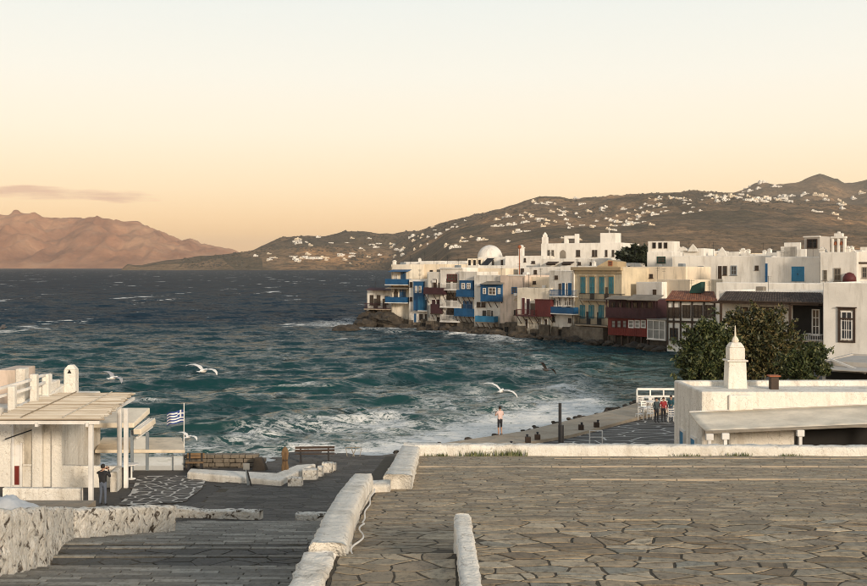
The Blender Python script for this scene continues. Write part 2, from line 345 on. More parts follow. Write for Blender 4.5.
# hills
k = NT('hill_ground'); v = k.co((1,1,1), obj=False)
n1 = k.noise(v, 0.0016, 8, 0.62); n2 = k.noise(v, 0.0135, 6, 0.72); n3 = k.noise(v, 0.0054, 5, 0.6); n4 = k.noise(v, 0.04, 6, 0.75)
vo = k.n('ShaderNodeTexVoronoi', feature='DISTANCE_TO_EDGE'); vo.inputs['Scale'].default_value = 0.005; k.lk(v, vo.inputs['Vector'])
a = k.ramp(n1, [(0.34,(0.112,0.084,0.059)),(0.46,(0.185,0.129,0.082)),(0.54,(0.317,0.198,0.112)),(0.64,(0.554,0.304,0.145))])  # rusty soil tones; the orange end also paints in warm sunlit patches
a = k.mix(k.math('MULTIPLY', k.ramp(n2, [(0.42,(0,0,0)),(0.62,(1,1,1))]), 0.8), a, (0.079,0.069,0.045))
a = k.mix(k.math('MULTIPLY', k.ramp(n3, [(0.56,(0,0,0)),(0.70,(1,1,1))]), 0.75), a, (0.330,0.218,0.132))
a = k.mix(k.math('MULTIPLY', k.ramp(vo.outputs[0], [(0.015,(1,1,1)),(0.05,(0,0,0))]), 0.5), a, (0.059,0.053,0.037))
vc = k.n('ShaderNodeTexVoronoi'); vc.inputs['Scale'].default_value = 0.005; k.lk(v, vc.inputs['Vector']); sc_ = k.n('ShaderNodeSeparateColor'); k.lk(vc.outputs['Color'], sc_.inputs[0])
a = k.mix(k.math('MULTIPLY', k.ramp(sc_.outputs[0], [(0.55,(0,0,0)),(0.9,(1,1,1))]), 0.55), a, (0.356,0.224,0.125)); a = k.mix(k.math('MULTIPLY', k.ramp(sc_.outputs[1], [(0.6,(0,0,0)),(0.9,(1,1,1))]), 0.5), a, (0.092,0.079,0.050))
a = k.mix(k.math('MULTIPLY', k.ramp(n4, [(0.46,(0,0,0)),(0.60,(1,1,1))]), 0.7), a, (0.059,0.050,0.033))
k.col(a); k.rough(0.95); k.bump(n2, 0.9, 32); k.b.inputs['Specular IOR Level'].default_value = 0.1
k = NT('island_ground'); v = k.co((1,1,1), obj=False); n1 = k.noise(v, 0.0022, 8, 0.65); n2 = k.noise(v, 0.012, 6, 0.7)
a = k.ramp(n1, [(0.34,(0.26,0.105,0.055)),(0.5,(0.46,0.215,0.115)),(0.66,(0.62,0.34,0.19))]); a = k.mix(k.math('MULTIPLY', n2, 0.45), a, (0.20,0.10,0.065))
k.col(a); k.rough(0.95); k.bump(n2, 0.6, 40); k.b.inputs['Specular IOR Level'].default_value = 0.1
# sea
k = NT('sea_water'); v = k.co(obj=False); fo = k.attr('foam'); sh = k.attr('shallow'); dist = k.attr('far')
vr = k.co((1,1.7,1), obj=False)
lace = k.noise(vr, 0.55, 10, 0.70, 0.9); lace2 = k.noise(vr, 2.6, 7, 0.72, 0.6)
spk = k.noise(k.co((0.055,0.016,1), obj=False), 1.0, 8, 0.70)
caps = k.math('MULTIPLY', k.ramp(spk, [(0.615,(0,0,0)),(0.645,(1,1,1))]), dist)
vein = k.math('ABSOLUTE', k.math('SUBTRACT', lace, 0.5))
net = k.ramp(vein, [(0.0,(1,1,1)),(0.025,(0.7,0.7,0.7)),(0.055,(0,0,0))])
brk = k.math('ADD', k.math('MULTIPLY', lace2, 0.9), k.math('MULTIPLY', lace, 0.6))
solid = k.math('MULTIPLY', k.math('SUBTRACT', k.math('ADD', k.math('MULTIPLY', fo, 1.25), k.math('MULTIPLY', brk, 1.3)), 1.66), 5.0, True)
fm = k.math('MAXIMUM', solid, k.math('MULTIPLY', net, k.math('MULTIPLY', k.math('SUBTRACT', fo, 0.12), 2.2, True), True))
fm = k.math('MAXIMUM', fm, caps, True)
deep = k.mix(k.ramp(k.noise(v, 0.018, 4), [(0.35,(0,0,0)),(0.65,(1,1,1))]), (0.005,0.034,0.036), (0.009,0.052,0.050))
deep = k.mix(dist, deep, (0.012,0.030,0.048))
a = k.mix(sh, deep, (0.030,0.075,0.062)); a = k.mix(fm, a, (0.74,0.73,0.69)); k.col(a)
geo = k.n('ShaderNodeNewGeometry')
def tilt(scale3, sc, det, amt):                    # wind ripples: the normal leans by a noise vector
    n = k.n('ShaderNodeTexNoise'); k.lk(k.co(scale3, obj=False), n.inputs['Vector']); n.inputs['Scale'].default_value = sc; n.inputs['Detail'].default_value = det; n.inputs['Roughness'].default_value = 0.66
    a = k.n('ShaderNodeVectorMath', operation='SUBTRACT'); k.lk(n.outputs['Color'], a.inputs[0]); a.inputs[1].default_value = (0.5,0.5,0.5)
    b = k.n('ShaderNodeVectorMath', operation='MULTIPLY'); k.lk(a.outputs[0], b.inputs[0]); b.inputs[1].default_value = (amt*0.7, amt, 0); return b.outputs[0]
s1 = k.n('ShaderNodeVectorMath', operation='ADD'); k.lk(tilt((1,1.5,1), 0.9, 5, 1.5), s1.inputs[0]); k.lk(tilt((0.6,1.2,1), 0.16, 6, 1.6), s1.inputs[1])
s2 = k.n('ShaderNodeVectorMath', operation='ADD'); k.lk(geo.outputs['Normal'], s2.inputs[0]); k.lk(s1.outputs[0], s2.inputs[1])
s3 = k.n('ShaderNodeVectorMath', operation='NORMALIZE'); k.lk(s2.outputs[0], s3.inputs[0]); df = k.n('ShaderNodeBsdfDiffuse'); k.lk(a, df.inputs[0]); gl = k.n('ShaderNodeBsdfGlossy'); gl.inputs['Roughness'].default_value = 0.13; gl.inputs[0].default_value = (0.95,0.95,0.95,1)
k.lk(s3.outputs[0], gl.inputs['Normal']); k.lk(s3.outputs[0], df.inputs['Normal'])
fr = k.n('ShaderNodeFresnel'); fr.inputs['IOR'].default_value = 1.33; k.lk(s3.outputs[0], fr.inputs['Normal'])
fac = k.math('MULTIPLY', fr.outputs[0], k.math('SUBTRACT', 0.50, k.math('MULTIPLY', dist, 0.385)))
fac = k.math('MULTIPLY', fac, k.math('SUBTRACT', 1.0, fm))
mxs = k.n('ShaderNodeMixShader'); k.lk(fac, mxs.inputs[0]); k.lk(df.outputs[0], mxs.inputs[1]); k.lk(gl.outputs[0], mxs.inputs[2]); k.lk(mxs.outputs[0], k.out.inputs[0])

# ================================================================ THE SETTING
SHORE = [(-90,55),(-40,59),(-20,61.5),(-14.9,62.5),(-7.8,64.2),(-3.2,66.8),(-0.4,69.2),(3.9,73.2),(8.2,79.4),(11.6,84),(14.8,89.6),(20.5,96),(26,112),(33.5,142),(36,160),
         (31.5,174),(24,189),(9,211),(-3,227),(-6,236),(6,262),(60,430)]
LAND = np.array(SHORE+[(260,430),(260,10),(-90,10)], float)
def shore_dist(x, y):                            # signed: positive on land
    x = np.asarray(x, float); y = np.asarray(y, float); best = np.full(x.shape, 1e9)
    s = np.array(SHORE, float)
    for (ax, ay), (bx, by) in zip(s[:-1], s[1:]):
        dx, dy = bx-ax, by-ay; t = np.clip(((x-ax)*dx+(y-ay)*dy)/(dx*dx+dy*dy), 0, 1)
        best = np.minimum(best, np.hypot(x-ax-t*dx, y-ay-t*dy))
    ins = np.zeros(x.shape, bool); n = len(LAND)
    for i in range(n):
        (x1, y1), (x2, y2) = LAND[i], LAND[(i+1) % n]
        if y1 == y2: continue
        c = ((y1 > y) != (y2 > y)) & (x < (x2-x1)*(y-y1)/(y2-y1)+x1); ins ^= c
    return np.where(ins, best, -best)
def ground_z(y):
    return np.interp(y, [0, 43, 49, 58, 66, 110, 150, 200, 300, 430], [1.9, 1.9, 1.62, 1.32, 1.2, 1.1, 1.6, 2.4, 5.0, 8.0])

# ---- sea
cols = np.linspace(-260, 1130, 560)
ds = [53.0]
while ds[-1] < 26000:
    d = ds[-1]; st = 0.40 if d < 120 else 0.40*(d/120)**1.55; ds.append(d+min(st, d*0.06))
ds = np.array(ds)
PX, D = np.meshgrid(cols, ds); XS = (PX-CX)/F*D; YS = D.copy()
SD = -shore_dist(XS, YS)                         # distance out to sea
H = np.zeros_like(D); DXs = np.zeros_like(D); DYs = np.zeros_like(D)
gap = np.gradient(ds)[:, None]*np.ones_like(D)
wr = np.random.default_rng(3)
for i in range(72):
    L = 1.3*(17/1.3)**(i/71.0); ang = R(-76+wr.normal(0, 23))            # seas run in towards the beach
    kx, ky = math.cos(ang)*2*math.pi/L, math.sin(ang)*2*math.pi/L
    amp = 0.0088*L**0.76*wr.uniform(0.6, 1.25)*(1.0 if L < 9 else (9/L)**0.8); ph = wr.uniform(0, 6.28)
    fade = np.clip((L/gap-2.2)/2.5, 0, 1)
    th = kx*XS+ky*YS+ph+2.5*vnoise(XS/41+i, YS/41)
    H += fade*amp*np.sin(th); DXs += fade*amp*0.75*np.cos(th)*math.cos(ang); DYs += fade*amp*0.75*np.cos(th)*math.sin(ang)
gust = 0.65+0.7*fbm(XS/60, YS/90, 3)
H *= gust
near = np.clip(SD/14, 0.12, 1); H *= near
wob = 5.0*(fbm(XS/14, YS/14, 3)-0.5); sd2 = SD+wob
beach = np.clip((60-np.abs(XS-6))/14, 0, 1)*(D < 150)*np.clip((34-XS)/8, 0, 1)
for s0, a0, w in ((31, 0.62, 2.6), (19, 0.50, 2.0), (10, 0.32, 1.5)):    # swells standing up as they come in
    q = (sd2-s0)/w; H += beach*a0*np.exp(-np.where(q < 0, (q*1.5)**2, (q*0.7)**2))*np.clip(2.4*fbm(XS/13+s0, YS/40, 3)-0.55, 0.1, 1.3)
crest = np.clip((H-0.34)/0.3, 0, 1)
opn = np.clip((19-XS)/5, 0, 1)*np.clip((34-np.abs(XS+8))/12, 0.35, 1)
foam = 0.55*crest*np.clip((fbm(XS/5, YS/5, 3)-0.38)*4, 0, 1)*(D < 420)
foam = np.maximum(foam, 0.74*opn*np.clip(1.5-(sd2-1.0)/9.0, 0, 1))
foam = np.maximum(foam, 0.72*opn*np.clip(1-(sd2-10)/20, 0, 1)*np.clip(fbm(XS/4, YS/6, 4)*3.2-1.1, 0, 1))
ch = np.exp(-((XS+16)/14)**2-((YS-226)/16)**2); foam = np.maximum(foam, ch*np.clip(fbm(XS/5, YS/9, 4)*2.6-0.55, 0, 1)*0.85)   # surf on the point
rowfoam = np.clip(1-(SD-0.3)/2.4, 0, 1)*(D > 150); foam = np.maximum(foam, rowfoam*np.clip(fbm(XS/4, YS/4, 3)*2.4-0.7, 0, 1)*0.8)
shal = np.clip(1-sd2/26, 0, 1)*(D < 150)
Zs = H.copy(); Zs[D > 5000] *= 0
me = grid_mesh('sea', np.stack([XS+DXs*near, YS+DYs*near, Zs], -1), 'sea_water', dict(foam=np.clip(foam, 0, 1), shallow=np.clip(shal, 0, 1)*0.8, far=np.clip((D-110)/140, 0, 1)))
tag(link(me, 'sea'), kind='structure')

# ---- near ground sheet (quay, beach, the town's footing)
gx = np.concatenate([np.arange(-88, 60, 0.8), np.arange(60, 250, 6.0)]); gy = np.concatenate([np.arange(12, 120, 0.8), np.arange(120, 425, 2.0)])
GX, GY = np.meshgrid(gx, gy); S = shore_dist(GX, GY)+0.7*(fbm(GX/3, GY/3, 3)-0.5)
t = np.clip((S+2.0)/5.2, 0, 1); GZ = -1.1+(ground_z(GY)+1.1)*t**0.8+0.03*fbm(GX/2, GY/2, 3)
k = NT('ground_mix'); v = k.co(obj=False); n1 = k.noise(v, 1.3, 7, 0.65); n2 = k.noise(v, 14, 5, 0.7)
dk = k.ramp(n1, [(0.3,(0.045,0.040,0.036)),(0.7,(0.085,0.076,0.066))]); sd_ = k.ramp(n1, [(0.3,(0.15,0.115,0.08)),(0.7,(0.28,0.225,0.16))])
sd_ = k.mix(k.ramp(n2, [(0.5,(0,0,0)),(0.62,(1,1,1))]), sd_, (0.09,0.075,0.06))
k.col(k.mix(k.attr('sand'), dk, sd_)); k.rough(0.9); k.bump(n2, 0.5, 0.03)
tag(link(grid_mesh('ground', np.stack([GX, GY, GZ], -1), 'ground_mix', dict(sand=np.clip(1-(S-3.2)/0.8, 0, 1))), 'ground'), kind='structure')

# ---- hills across the bay
def polar_land(name, px0, px1, n, drows, layers, mat, namp, nscale, ridge=False):
    c = np.linspace(px0, px1, n); PXg, Dg = np.meshgrid(c, np.array(drows)); Xg = (PXg-CX)/F*Dg
    Zg = np.full(Dg.shape, -6.0)
    for sk, dd, wn, wf in layers:
        xs, ys = zip(*sk); y = np.interp(PXg, xs, ys); d0 = np.interp(PXg, *zip(*dd)) if isinstance(dd, list) else dd
        zt = ZC+(HY-y)/F*d0; wn = np.interp(PXg, *zip(*wn)) if isinstance(wn, list) else wn; q = (Dg-d0)/np.where(Dg < d0, wn, wf)
        pr = np.clip(1-np.abs(q), 0, 1); pr = pr**0.9*(0.35+0.65*pr*(2-pr))
        Zg = np.maximum(Zg, -6+(zt+6)*pr)
    am = namp*np.clip((Zg+2)/140, 0, 1)
    f = fbm(Xg/nscale, Dg/nscale, 6, ridge)-0.5
    Zg = Zg+am*f*2
    return Xg, Dg, Zg, link(grid_mesh(name, np.stack([Xg, Dg, Zg], -1), mat), name)
rows = np.concatenate([np.linspace(1000, 3600, 30), np.linspace(3615, 6300, 170), np.linspace(6340, 11000, 70)])
A_ = [(-400,320),(100,300),(122,268.5),(128,264.5),(134,266),(142,265.5),(165,261),(200,258),(232,255),(275,252),(330,250),(420,252),(520,256),(700,262),(1200,262)]
B_ = [(-400,400),(150,330),(215,268),(240,259),(262,250),(278,244.5),(300,240.5),(345,238.5),(380,240),(430,244),(520,250),(640,262),(1200,280)]
C_ = [(-400,400),(300,300),(350,258),(372,244),(390,240.5),(420,234),(450,226),(500,214.5),(525,206),(545,201.5),(560,202),(575,205),(600,203),(650,199),(690,198),(740,200),(800,206),(867,208),(960,200),(1200,190)]
D_ = [(-400,400),(560,300),(620,225),(660,199),(690,197),(720,195.5),(745,190),(760,185),(785,183),(800,181),(812,176.5),(820,175),(828,178),(845,186),(856,186),(867,183),(900,178),(1000,184),(1200,200)]
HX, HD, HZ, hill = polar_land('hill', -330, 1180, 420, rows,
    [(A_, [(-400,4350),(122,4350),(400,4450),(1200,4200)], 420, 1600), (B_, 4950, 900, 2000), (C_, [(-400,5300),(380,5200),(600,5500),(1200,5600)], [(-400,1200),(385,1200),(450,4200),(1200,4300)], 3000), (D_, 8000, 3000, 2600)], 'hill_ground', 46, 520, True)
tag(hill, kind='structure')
I_ = [(-700,250),(-500,232),(-300,222),(-150,226),(-60,219),(-20,215),(0,214.5),(14,211),(24,211),(36,213),(44,218),(55,217.5),(62,216.5),(85,216),(95,218),(112,222),(124,221.5),(136,222.5),(150,227),(165,232),(190,240),(208,242.5),(222,247),(235,253),(250,262),(262,272),(400,330)]
irows = np.concatenate([np.linspace(8000, 8200, 8), np.linspace(8225, 11500, 110)])
c = np.linspace(-700, 300, 420); PXg, Dg = np.meshgrid(c, irows); Xg = (PXg-CX)/F*Dg
y = np.interp(PXg, *zip(*I_)); zt = ZC+(HY-y)/F*10000
pr = np.clip(1-np.abs(Dg-10000)/np.where(Dg < 10000, 1900, 1500), 0, 1); er = fbm(Xg/330+0.0004*Dg, Dg/1400, 6, True)
Zg = -10+(zt+10)*np.clip(pr**0.85*(0.72+0.95*(er-0.5)*(1-pr**4)+0.28*pr**2), 0, 1.02)
Zg += 120*(fbm(Xg/230, Dg/420, 5, True)-0.62)*np.clip(Zg/120, 0, 1)
tag(link(grid_mesh('distant_island', np.stack([Xg, Dg, Zg], -1), 'island_ground'), 'distant_island'), kind='structure')

# ---- flagstones: jittered cells, joints recessed
NB = (0, -1, 1, -2, 2, -3, 3)
def clip(poly, n, c):
    out = []
    for i in range(len(poly)):
        a, b = poly[i], poly[(i+1) % len(poly)]; da = n[0]*a[0]+n[1]*a[1]-c; db = n[0]*b[0]+n[1]*b[1]-c
        if da <= 0: out.append(a)
        if (da < 0 < db) or (db < 0 < da):
            t = da/(da-db); out.append((a[0]+(b[0]-a[0])*t, a[1]+(b[1]-a[1])*t))
    return out
def cells(x0, x1, y0, y1, sx_, sy_, joint, seed=0, jit=0.8, keep=None, bound=True):
    r = random.Random(seed); nx = max(1, round((x1-x0)/sx_)); ny = max(1, round((y1-y0)/sy_)); sx_ = (x1-x0)/nx; sy_ = (y1-y0)/ny
    pt = {}; off = [r.uniform(-.4, .4) for _ in range(7)]
    for j in range(-4, ny+4):
        for i in range(-4, nx+5):
            pt[i, j] = (i+0.5+off[j % 7]+r.uniform(-.5, .5)*jit, j+0.5+r.uniform(-.5, .5)*jit)
    res = []
    for j in range(-1, ny+1):
        for i in range(-1, nx+1):
            p = pt[i, j]; poly = [(p[0]-2, p[1]-2), (p[0]+2, p[1]-2), (p[0]+2, p[1]+2), (p[0]-2, p[1]+2)]
            for dj in NB:
                for di in NB:
                    q = pt.get((i+di, j+dj))
                    if q is None or q is p: continue
                    n = (q[0]-p[0], q[1]-p[1]); m = ((q[0]+p[0])/2, (q[1]+p[1])/2)
                    poly = clip(poly, n, n[0]*m[0]+n[1]*m[1]-joint/2*math.hypot(n[0]/sx_, n[1]/sy_))
                    if len(poly) < 3: break
                if len(poly) < 3: break
            if len(poly) < 3: continue
            if bound:
                for n, cc in (((1,0), nx), ((-1,0), 0), ((0,1), ny), ((0,-1), 0)):
                    poly = clip(poly, n, cc)
                    if len(poly) < 3: break
            if len(poly) < 3: continue
            w = [(x0+a*sx_, y0+b*sy_) for a, b in poly]
            ar = abs(sum(w[i][0]*w[(i+1) % len(w)][1]-w[(i+1) % len(w)][0]*w[i][1] for i in range(len(w)))/2)
            if ar < 0.05*sx_*sy_: continue
            cen = (sum(a for a, b in w)/len(w), sum(b for a, b in w)/len(w))
            if keep and not keep(*cen): continue
            res.append((cen, w))
    return res
def stone_geo(mb, cen, poly, zf, r, off=(0,0,0), rough=0.022, lift=0.004, thick=0.02, edge=0.003):
    pp = []
    for i in range(len(poly)):
        a, b = poly[i], poly[(i+1) % len(poly)]; L = math.hypot(b[0]-a[0], b[1]-a[1])
        pp.append(a)
        if L > 0.2: pp.append(((a[0]+b[0])/2+r.uniform(-rough, rough), (a[1]+b[1])/2+r.uniform(-rough, rough)))
    n = len(pp); up = r.uniform(0, lift); tx, ty = r.uniform(-.004, .004), r.uniform(-.004, .004); vs_ = []
    for kf, dz in ((1.0, -thick), (1.0, -edge), (0.93, 0)):
        for a, b in pp:
            x = cen[0]+(a-cen[0])*kf; y = cen[1]+(b-cen[1])*kf
            vs_.append((x-off[0], y-off[1], zf(x, y)+up+dz+(tx*(a-cen[0])+ty*(b-cen[1])) - off[2]))
    fs = [tuple(range(2*n, 3*n))]
    for q in (0, 1):
        for i in range(n): fs.append((q*n+i, q*n+(i+1) % n, (q+1)*n+(i+1) % n, (q+1)*n+i))
    mb.add(vs_, fs)
def lay(stones, zf, mat, parent, single=0, seed=1, name='flagstone', **kw):
    r = random.Random(seed); stones = sorted(stones, key=lambda s: s[0][1]); rest = MB()
    for i, (cen, poly) in enumerate(stones):
        if i < single:
            off = (cen[0], cen[1], zf(*cen)); mb = MB(); stone_geo(mb, cen, poly, zf, r, off, **kw); mb.build(name, mat, parent, loc=off)
        else: stone_geo(rest, cen, poly, zf, r, **kw)
    if rest.v: tag(rest.build('flagstone_paving', mat, parent), kind='stuff')

SLOPE = 0.117
def und(x, y): return 0.05*(float(fbm(x/1.3+40, y/1.1+40, 3))-0.5)
def z_slope(x, y): return 8.3-SLOPE*(y-13.65)
def bed(name, x0, x1, y0, y1, zf, drop, parent, step=0.3):       # the mortar bed between the stones
    gx_, gy_ = np.meshgrid(np.arange(x0, x1+step, step), np.arange(y0, y1+step*.99, step)); gx_ = np.minimum(gx_, x1); gy_ = np.minimum(gy_, y1)
    gz_ = np.vectorize(zf)(gx_, gy_)-drop; o = link(grid_mesh(name, np.stack([gx_, gy_, gz_], -1), 'mortar'), name, parent); tag(o, kind='stuff'); return o
# upper terrace (right), the landing and the long ramp beyond
ut = MB().box(0.45, 14, 6.0, 14.9, 0.5, 8.55).build('upper_terrace', 'mortar'); tag(ut, kind='structure')
zu = lambda x, y: 8.60+und(x, y)
bed('mortar_bed', 0.46, 9.2, 9.3, 14.75, zu, 0.006, ut)
lay(cells(0.5, 8.6, 9.9, 14.75, 0.45, 0.225, 0.034, 5, 1.3), zu, 'flag_tan', ut, 300, 5)
el_ = MB()                                        # the pale long edge stones along its far side
r_ = random.Random(4); x = 0.5
while x < 9.2:
    w = r_.uniform(0.5, 1.1); el_ = MB().box(0.012, w-0.012, 0, 0.15, -0.30, r_.uniform(0.006, 0.02)); el_.build('edge_stone', 'flag_slope', ut, 0.012, loc=(x, 14.76, 8.60)); x += w
la = MB().box(-1.62, 0.30, 6.0, 13.6, 0.5, 8.40).build('landing', 'mortar'); tag(la, kind='structure')
lay(cells(-1.15, 0.26, 9.3, 13.6, 0.52, 0.34, 0.03, 11, 1.3), lambda x, y: 8.45+und(x, y), 'flag_slope', la, 60, 6)
bed('mortar_bed', -1.2, 0.3, 9.2, 13.6, lambda x, y: 8.45+und(x, y), 0.006, la)
rp = MB().hexa([(-1.7,13.6,0.3),(24,13.6,0.3),(24,38.9,0.3),(-1.7,38.9,0.3),(-1.7,13.6,z_slope(0,13.6)-.05),(24,13.6,z_slope(0,13.6)-.05),(24,38.9,z_slope(0,38.9)-.05),(-1.7,38.9,z_slope(0,38.9)-.05)])
rp = rp.build('stepped_ramp', 'mortar'); tag(rp, kind='structure')
def seen(x, y): return x < 0.50*y-1+1.5 and x < 0.43*y and not (0.2 < x and y < 15.0)
st_ = cells(-1.25, 16.5, 13.65, 38.4, 0.50, 0.29, 0.038, 21, 1.3, seen)
zsu = lambda x, y: z_slope(x, y)+und(x, y)
bed('mortar_bed', -1.3, 17.1, 13.62, 38.9, zsu, 0.006, rp, 0.4)
lay(st_, zsu, 'flag_slope', rp, 300, 8)
for yy, xa, xb in ((27.4, 3.4, 13.0), (32.4, -0.45, 15.5), (36.6, 4, 16.5)):    # whitewashed step edges
    x = xa
    while x < xb:
        w = r_.uniform(0.7, 1.6); z0 = z_slope(0, yy)
        MB().box(0.01, w-0.01, -0.03, 0.03+r_.uniform(0, .02), -0.1, 0.03+r_.uniform(0, .012)).build('step_edge', 'concrete', rp, 0.01, loc=(x, yy+r_.uniform(-.02, .02), z0)); x += w

# stairway on the left, in the lee of the parapet
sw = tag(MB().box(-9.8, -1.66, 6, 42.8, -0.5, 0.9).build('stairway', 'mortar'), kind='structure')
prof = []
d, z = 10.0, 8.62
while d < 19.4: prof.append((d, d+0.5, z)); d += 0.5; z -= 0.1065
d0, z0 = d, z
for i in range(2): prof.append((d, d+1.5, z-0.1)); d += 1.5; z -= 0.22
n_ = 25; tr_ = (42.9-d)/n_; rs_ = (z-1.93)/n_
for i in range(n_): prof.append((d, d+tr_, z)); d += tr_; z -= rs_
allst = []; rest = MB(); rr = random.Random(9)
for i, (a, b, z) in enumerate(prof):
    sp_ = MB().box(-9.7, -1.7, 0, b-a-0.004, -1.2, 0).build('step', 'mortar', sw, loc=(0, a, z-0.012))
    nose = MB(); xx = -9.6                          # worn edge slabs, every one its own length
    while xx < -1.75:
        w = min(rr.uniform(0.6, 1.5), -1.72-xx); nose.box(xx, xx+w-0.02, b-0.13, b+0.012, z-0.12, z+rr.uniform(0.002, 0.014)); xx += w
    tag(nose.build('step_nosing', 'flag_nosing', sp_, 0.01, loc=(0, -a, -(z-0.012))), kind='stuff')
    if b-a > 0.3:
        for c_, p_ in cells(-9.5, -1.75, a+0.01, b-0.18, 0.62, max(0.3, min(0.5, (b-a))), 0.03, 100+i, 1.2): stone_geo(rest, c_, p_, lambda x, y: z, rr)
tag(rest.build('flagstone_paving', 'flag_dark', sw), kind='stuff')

# quay paving
def plaza(name, poly, sx_, sy_, joint, mat, base, seed, zoff=0.03, single=150):
    xs = [p[0] for p in poly]; ys = [p[1] for p in poly]
    def ins(x, y):
        c = False
        for i in range(len(poly)):
            (x1, y1), (x2, y2) = poly[i], poly[(i+1) % len(poly)]
            if (y1 > y) != (y2 > y) and x < (x2-x1)*(y-y1)/(y2-y1)+x1: c = not c
        return c
    zf = lambda x, y: float(ground_z(y))+zoff+0.030
    q = 14; bm = MB()
    for i in range(len(poly)): pass
    # base sheet follows the ground in strips
    yy = np.linspace(min(ys), max(ys), q)
    for a, b in zip(yy[:-1], yy[1:]):
        pa = [p for p in poly]; pa = clip(pa, (0, 1), b); pa = clip(pa, (0, -1), -a)
        if len(pa) >= 3: bm.add([(x, y, float(ground_z(y))+zoff+0.022) for x, y in pa], [tuple(range(len(pa)))])
    o = tag(bm.build(name, base), kind='structure')
    lay(cells(min(xs), max(xs), min(ys), max(ys), sx_, sy_, joint, seed, 0.75, ins), zf, mat, o, single, seed, thick=0.03, lift=0.004, edge=0.005)
    return o
plaza('terrace_paving', [(-13.6,47.3),(-13.9,50.5),(-14.9,55.5),(-11.4,55.8),(-10.9,51.5),(-11.0,48.2)], 0.62, 0.62, 0.10, 'flag_plaza', 'mortar_white', 31, single=60)
plaza('quay_paving', [(1.5,58),(12.6,58),(18,63),(21,77),(20.2,88.5),(17.0,88),(12.8,79),(8.6,73.5),(4.3,67.5),(1.2,64.2)], 2.1, 1.15, 0.13, 'flag_plaza', 'mortar_white', 33, single=120)
plaza('street_paving', [(-14,43.1),(-2.0,43.1),(-2.2,62),(-8,64.0),(-9.9,56),(-10.2,47.5)], 0.9, 0.7, 0.03, 'flag_plaza', 'mortar', 35, zoff=0.024, single=100)

# pale concrete walk behind the beach
def offset_path(pts, off):
    out = []
    for i, p in enumerate(pts):
        a = Vector(pts[max(i-1, 0)]); b = Vector(pts[min(i+1, len(pts)-1)]); t_ = (b-a).normalized(); out.append((p[0]+t_.y*off, p[1]-t_.x*off))
    return out
walkp = [(-3.2,66.8),(-0.4,69.2),(3.9,73.2),(8.2,79.4),(11.6,84),(14.8,89.6)]
fine = []
for a, b in zip(walkp[:-1], walkp[1:]):
    for t_ in np.linspace(0, 1, 6)[:-1]: fine.append((a[0]+(b[0]-a[0])*t_, a[1]+(b[1]-a[1])*t_))
fine.append(walkp[-1]); wi, wo_ = offset_path(fine, 6.2), offset_path(fine, 2.6)
mb = MB()
for i in range(len(fine)-1):
    za, zb_ = 1.42, 1.42
    mb.hexa([(*wo_[i],0.2),(*wi[i],0.2),(*wi[i+1],0.2),(*wo_[i+1],0.2),(wo_[i][0],wo_[i][1],1.34),(wi[i][0],wi[i][1],1.44),(wi[i+1][0],wi[i+1][1],1.44),(wo_[i+1][0],wo_[i+1][1],1.34)])
tag(mb.build('promenade', 'concrete'), kind='structure')
# wet shingle along the waterline
mb = MB(); rr = random.Random(12)
for p, q in zip(offset_path(fine, 1.9), offset_path(fine, 2.6)):
    for j in range(12):
        x = p[0]+(q[0]-p[0])*rr.random()+rr.uniform(-.7, .7); y = p[1]+(q[1]-p[1])*rr.random()+rr.uniform(-.7, .7); s_ = rr.uniform(.07, .26)
        mb.lathe([(s_*.5,-s_*.5),(s_,0),(s_*.7,s_*.5),(s_*.2,s_*.62)], (x, y, 0.95+rr.uniform(-.1, .2)), 6, sy=rr.uniform(.6, 1.2))
tag(mb.build('shingle', 'rock'), 'dark wet shingle stones strewn along the beach below the walk', 'pebbles', kind='stuff')

# ---------------------------------------------------------------- rough whitewashed walls
def lumpy_wall(name, path, thick, mat, label=None, cat='wall', amp=0.03, step=0.12, parent=None, round_=0.035, group=None, seed=0):
    pts = []
    for a, b in zip(path[:-1], path[1:]):
        a, b = np.array(a, float), np.array(b, float); n = max(1, int(np.linalg.norm((b-a)[:2])/step))
        for i in range(n): pts.append(a+(b-a)*i/n)
    pts.append(np.array(path[-1], float)); pts = np.array(pts)
    tang = np.gradient(pts[:, :2], axis=0); tang /= np.linalg.norm(tang, axis=1)[:, None]; nrm = np.stack([-tang[:, 1], tang[:, 0]], 1)
    o0 = pts[0].copy(); nh = 14; ring = []
    for s_, hh in [(-1, i/nh) for i in range(nh)]+[(-1, 0.985), (-0.8, 1.0), (-0.3, 1.0), (0.3, 1.0), (0.8, 1.0), (1, 0.985)]+[(1, 1-(i+1)/nh) for i in range(nh)]:
        off = s_*thick/2; z = pts[:, 2]+(pts[:, 3]-pts[:, 2])*hh - (round_ if abs(s_) == 1 and hh == 0.985 else 0)
        xy = pts[:, :2]+nrm*off
        u = np.arange(len(pts))*0.35; w_ = hh*8+s_*7+seed
        dsp = amp*2*(fbm(u*1.7+s_*13+seed, np.full_like(u, w_*1.3), 4)-0.5)+amp*0.8*(vnoise(u*6+s_*5, np.full_like(u, w_*2.3))-0.5)
        xy = xy+nrm*(dsp*(1 if s_ > 0 else -1))[:, None]; z = z+(dsp*0.9 if hh > 0.9 else 0)
        ring.append(np.stack([xy[:, 0], xy[:, 1], z], 1))
    A = np.stack(ring, 1); n, m, _ = A.shape; A = A-np.array([o0[0], o0[1], o0[2]])
    fs = [(i*m+j, i*m+j+1, (i+1)*m+j+1, (i+1)*m+j) for i in range(n-1) for j in range(m-1)]
    fs += [tuple(range(m)), tuple((n-1)*m+j for j in range(m))[::-1]]
    mb = MB().add(A.reshape(-1, 3), fs); o = mb.build(name, mat, parent, smooth=True, loc=tuple(o0[:3]))
    if label: tag(o, label, cat, group)
    return o
zs = lambda y: float(z_slope(0, y))
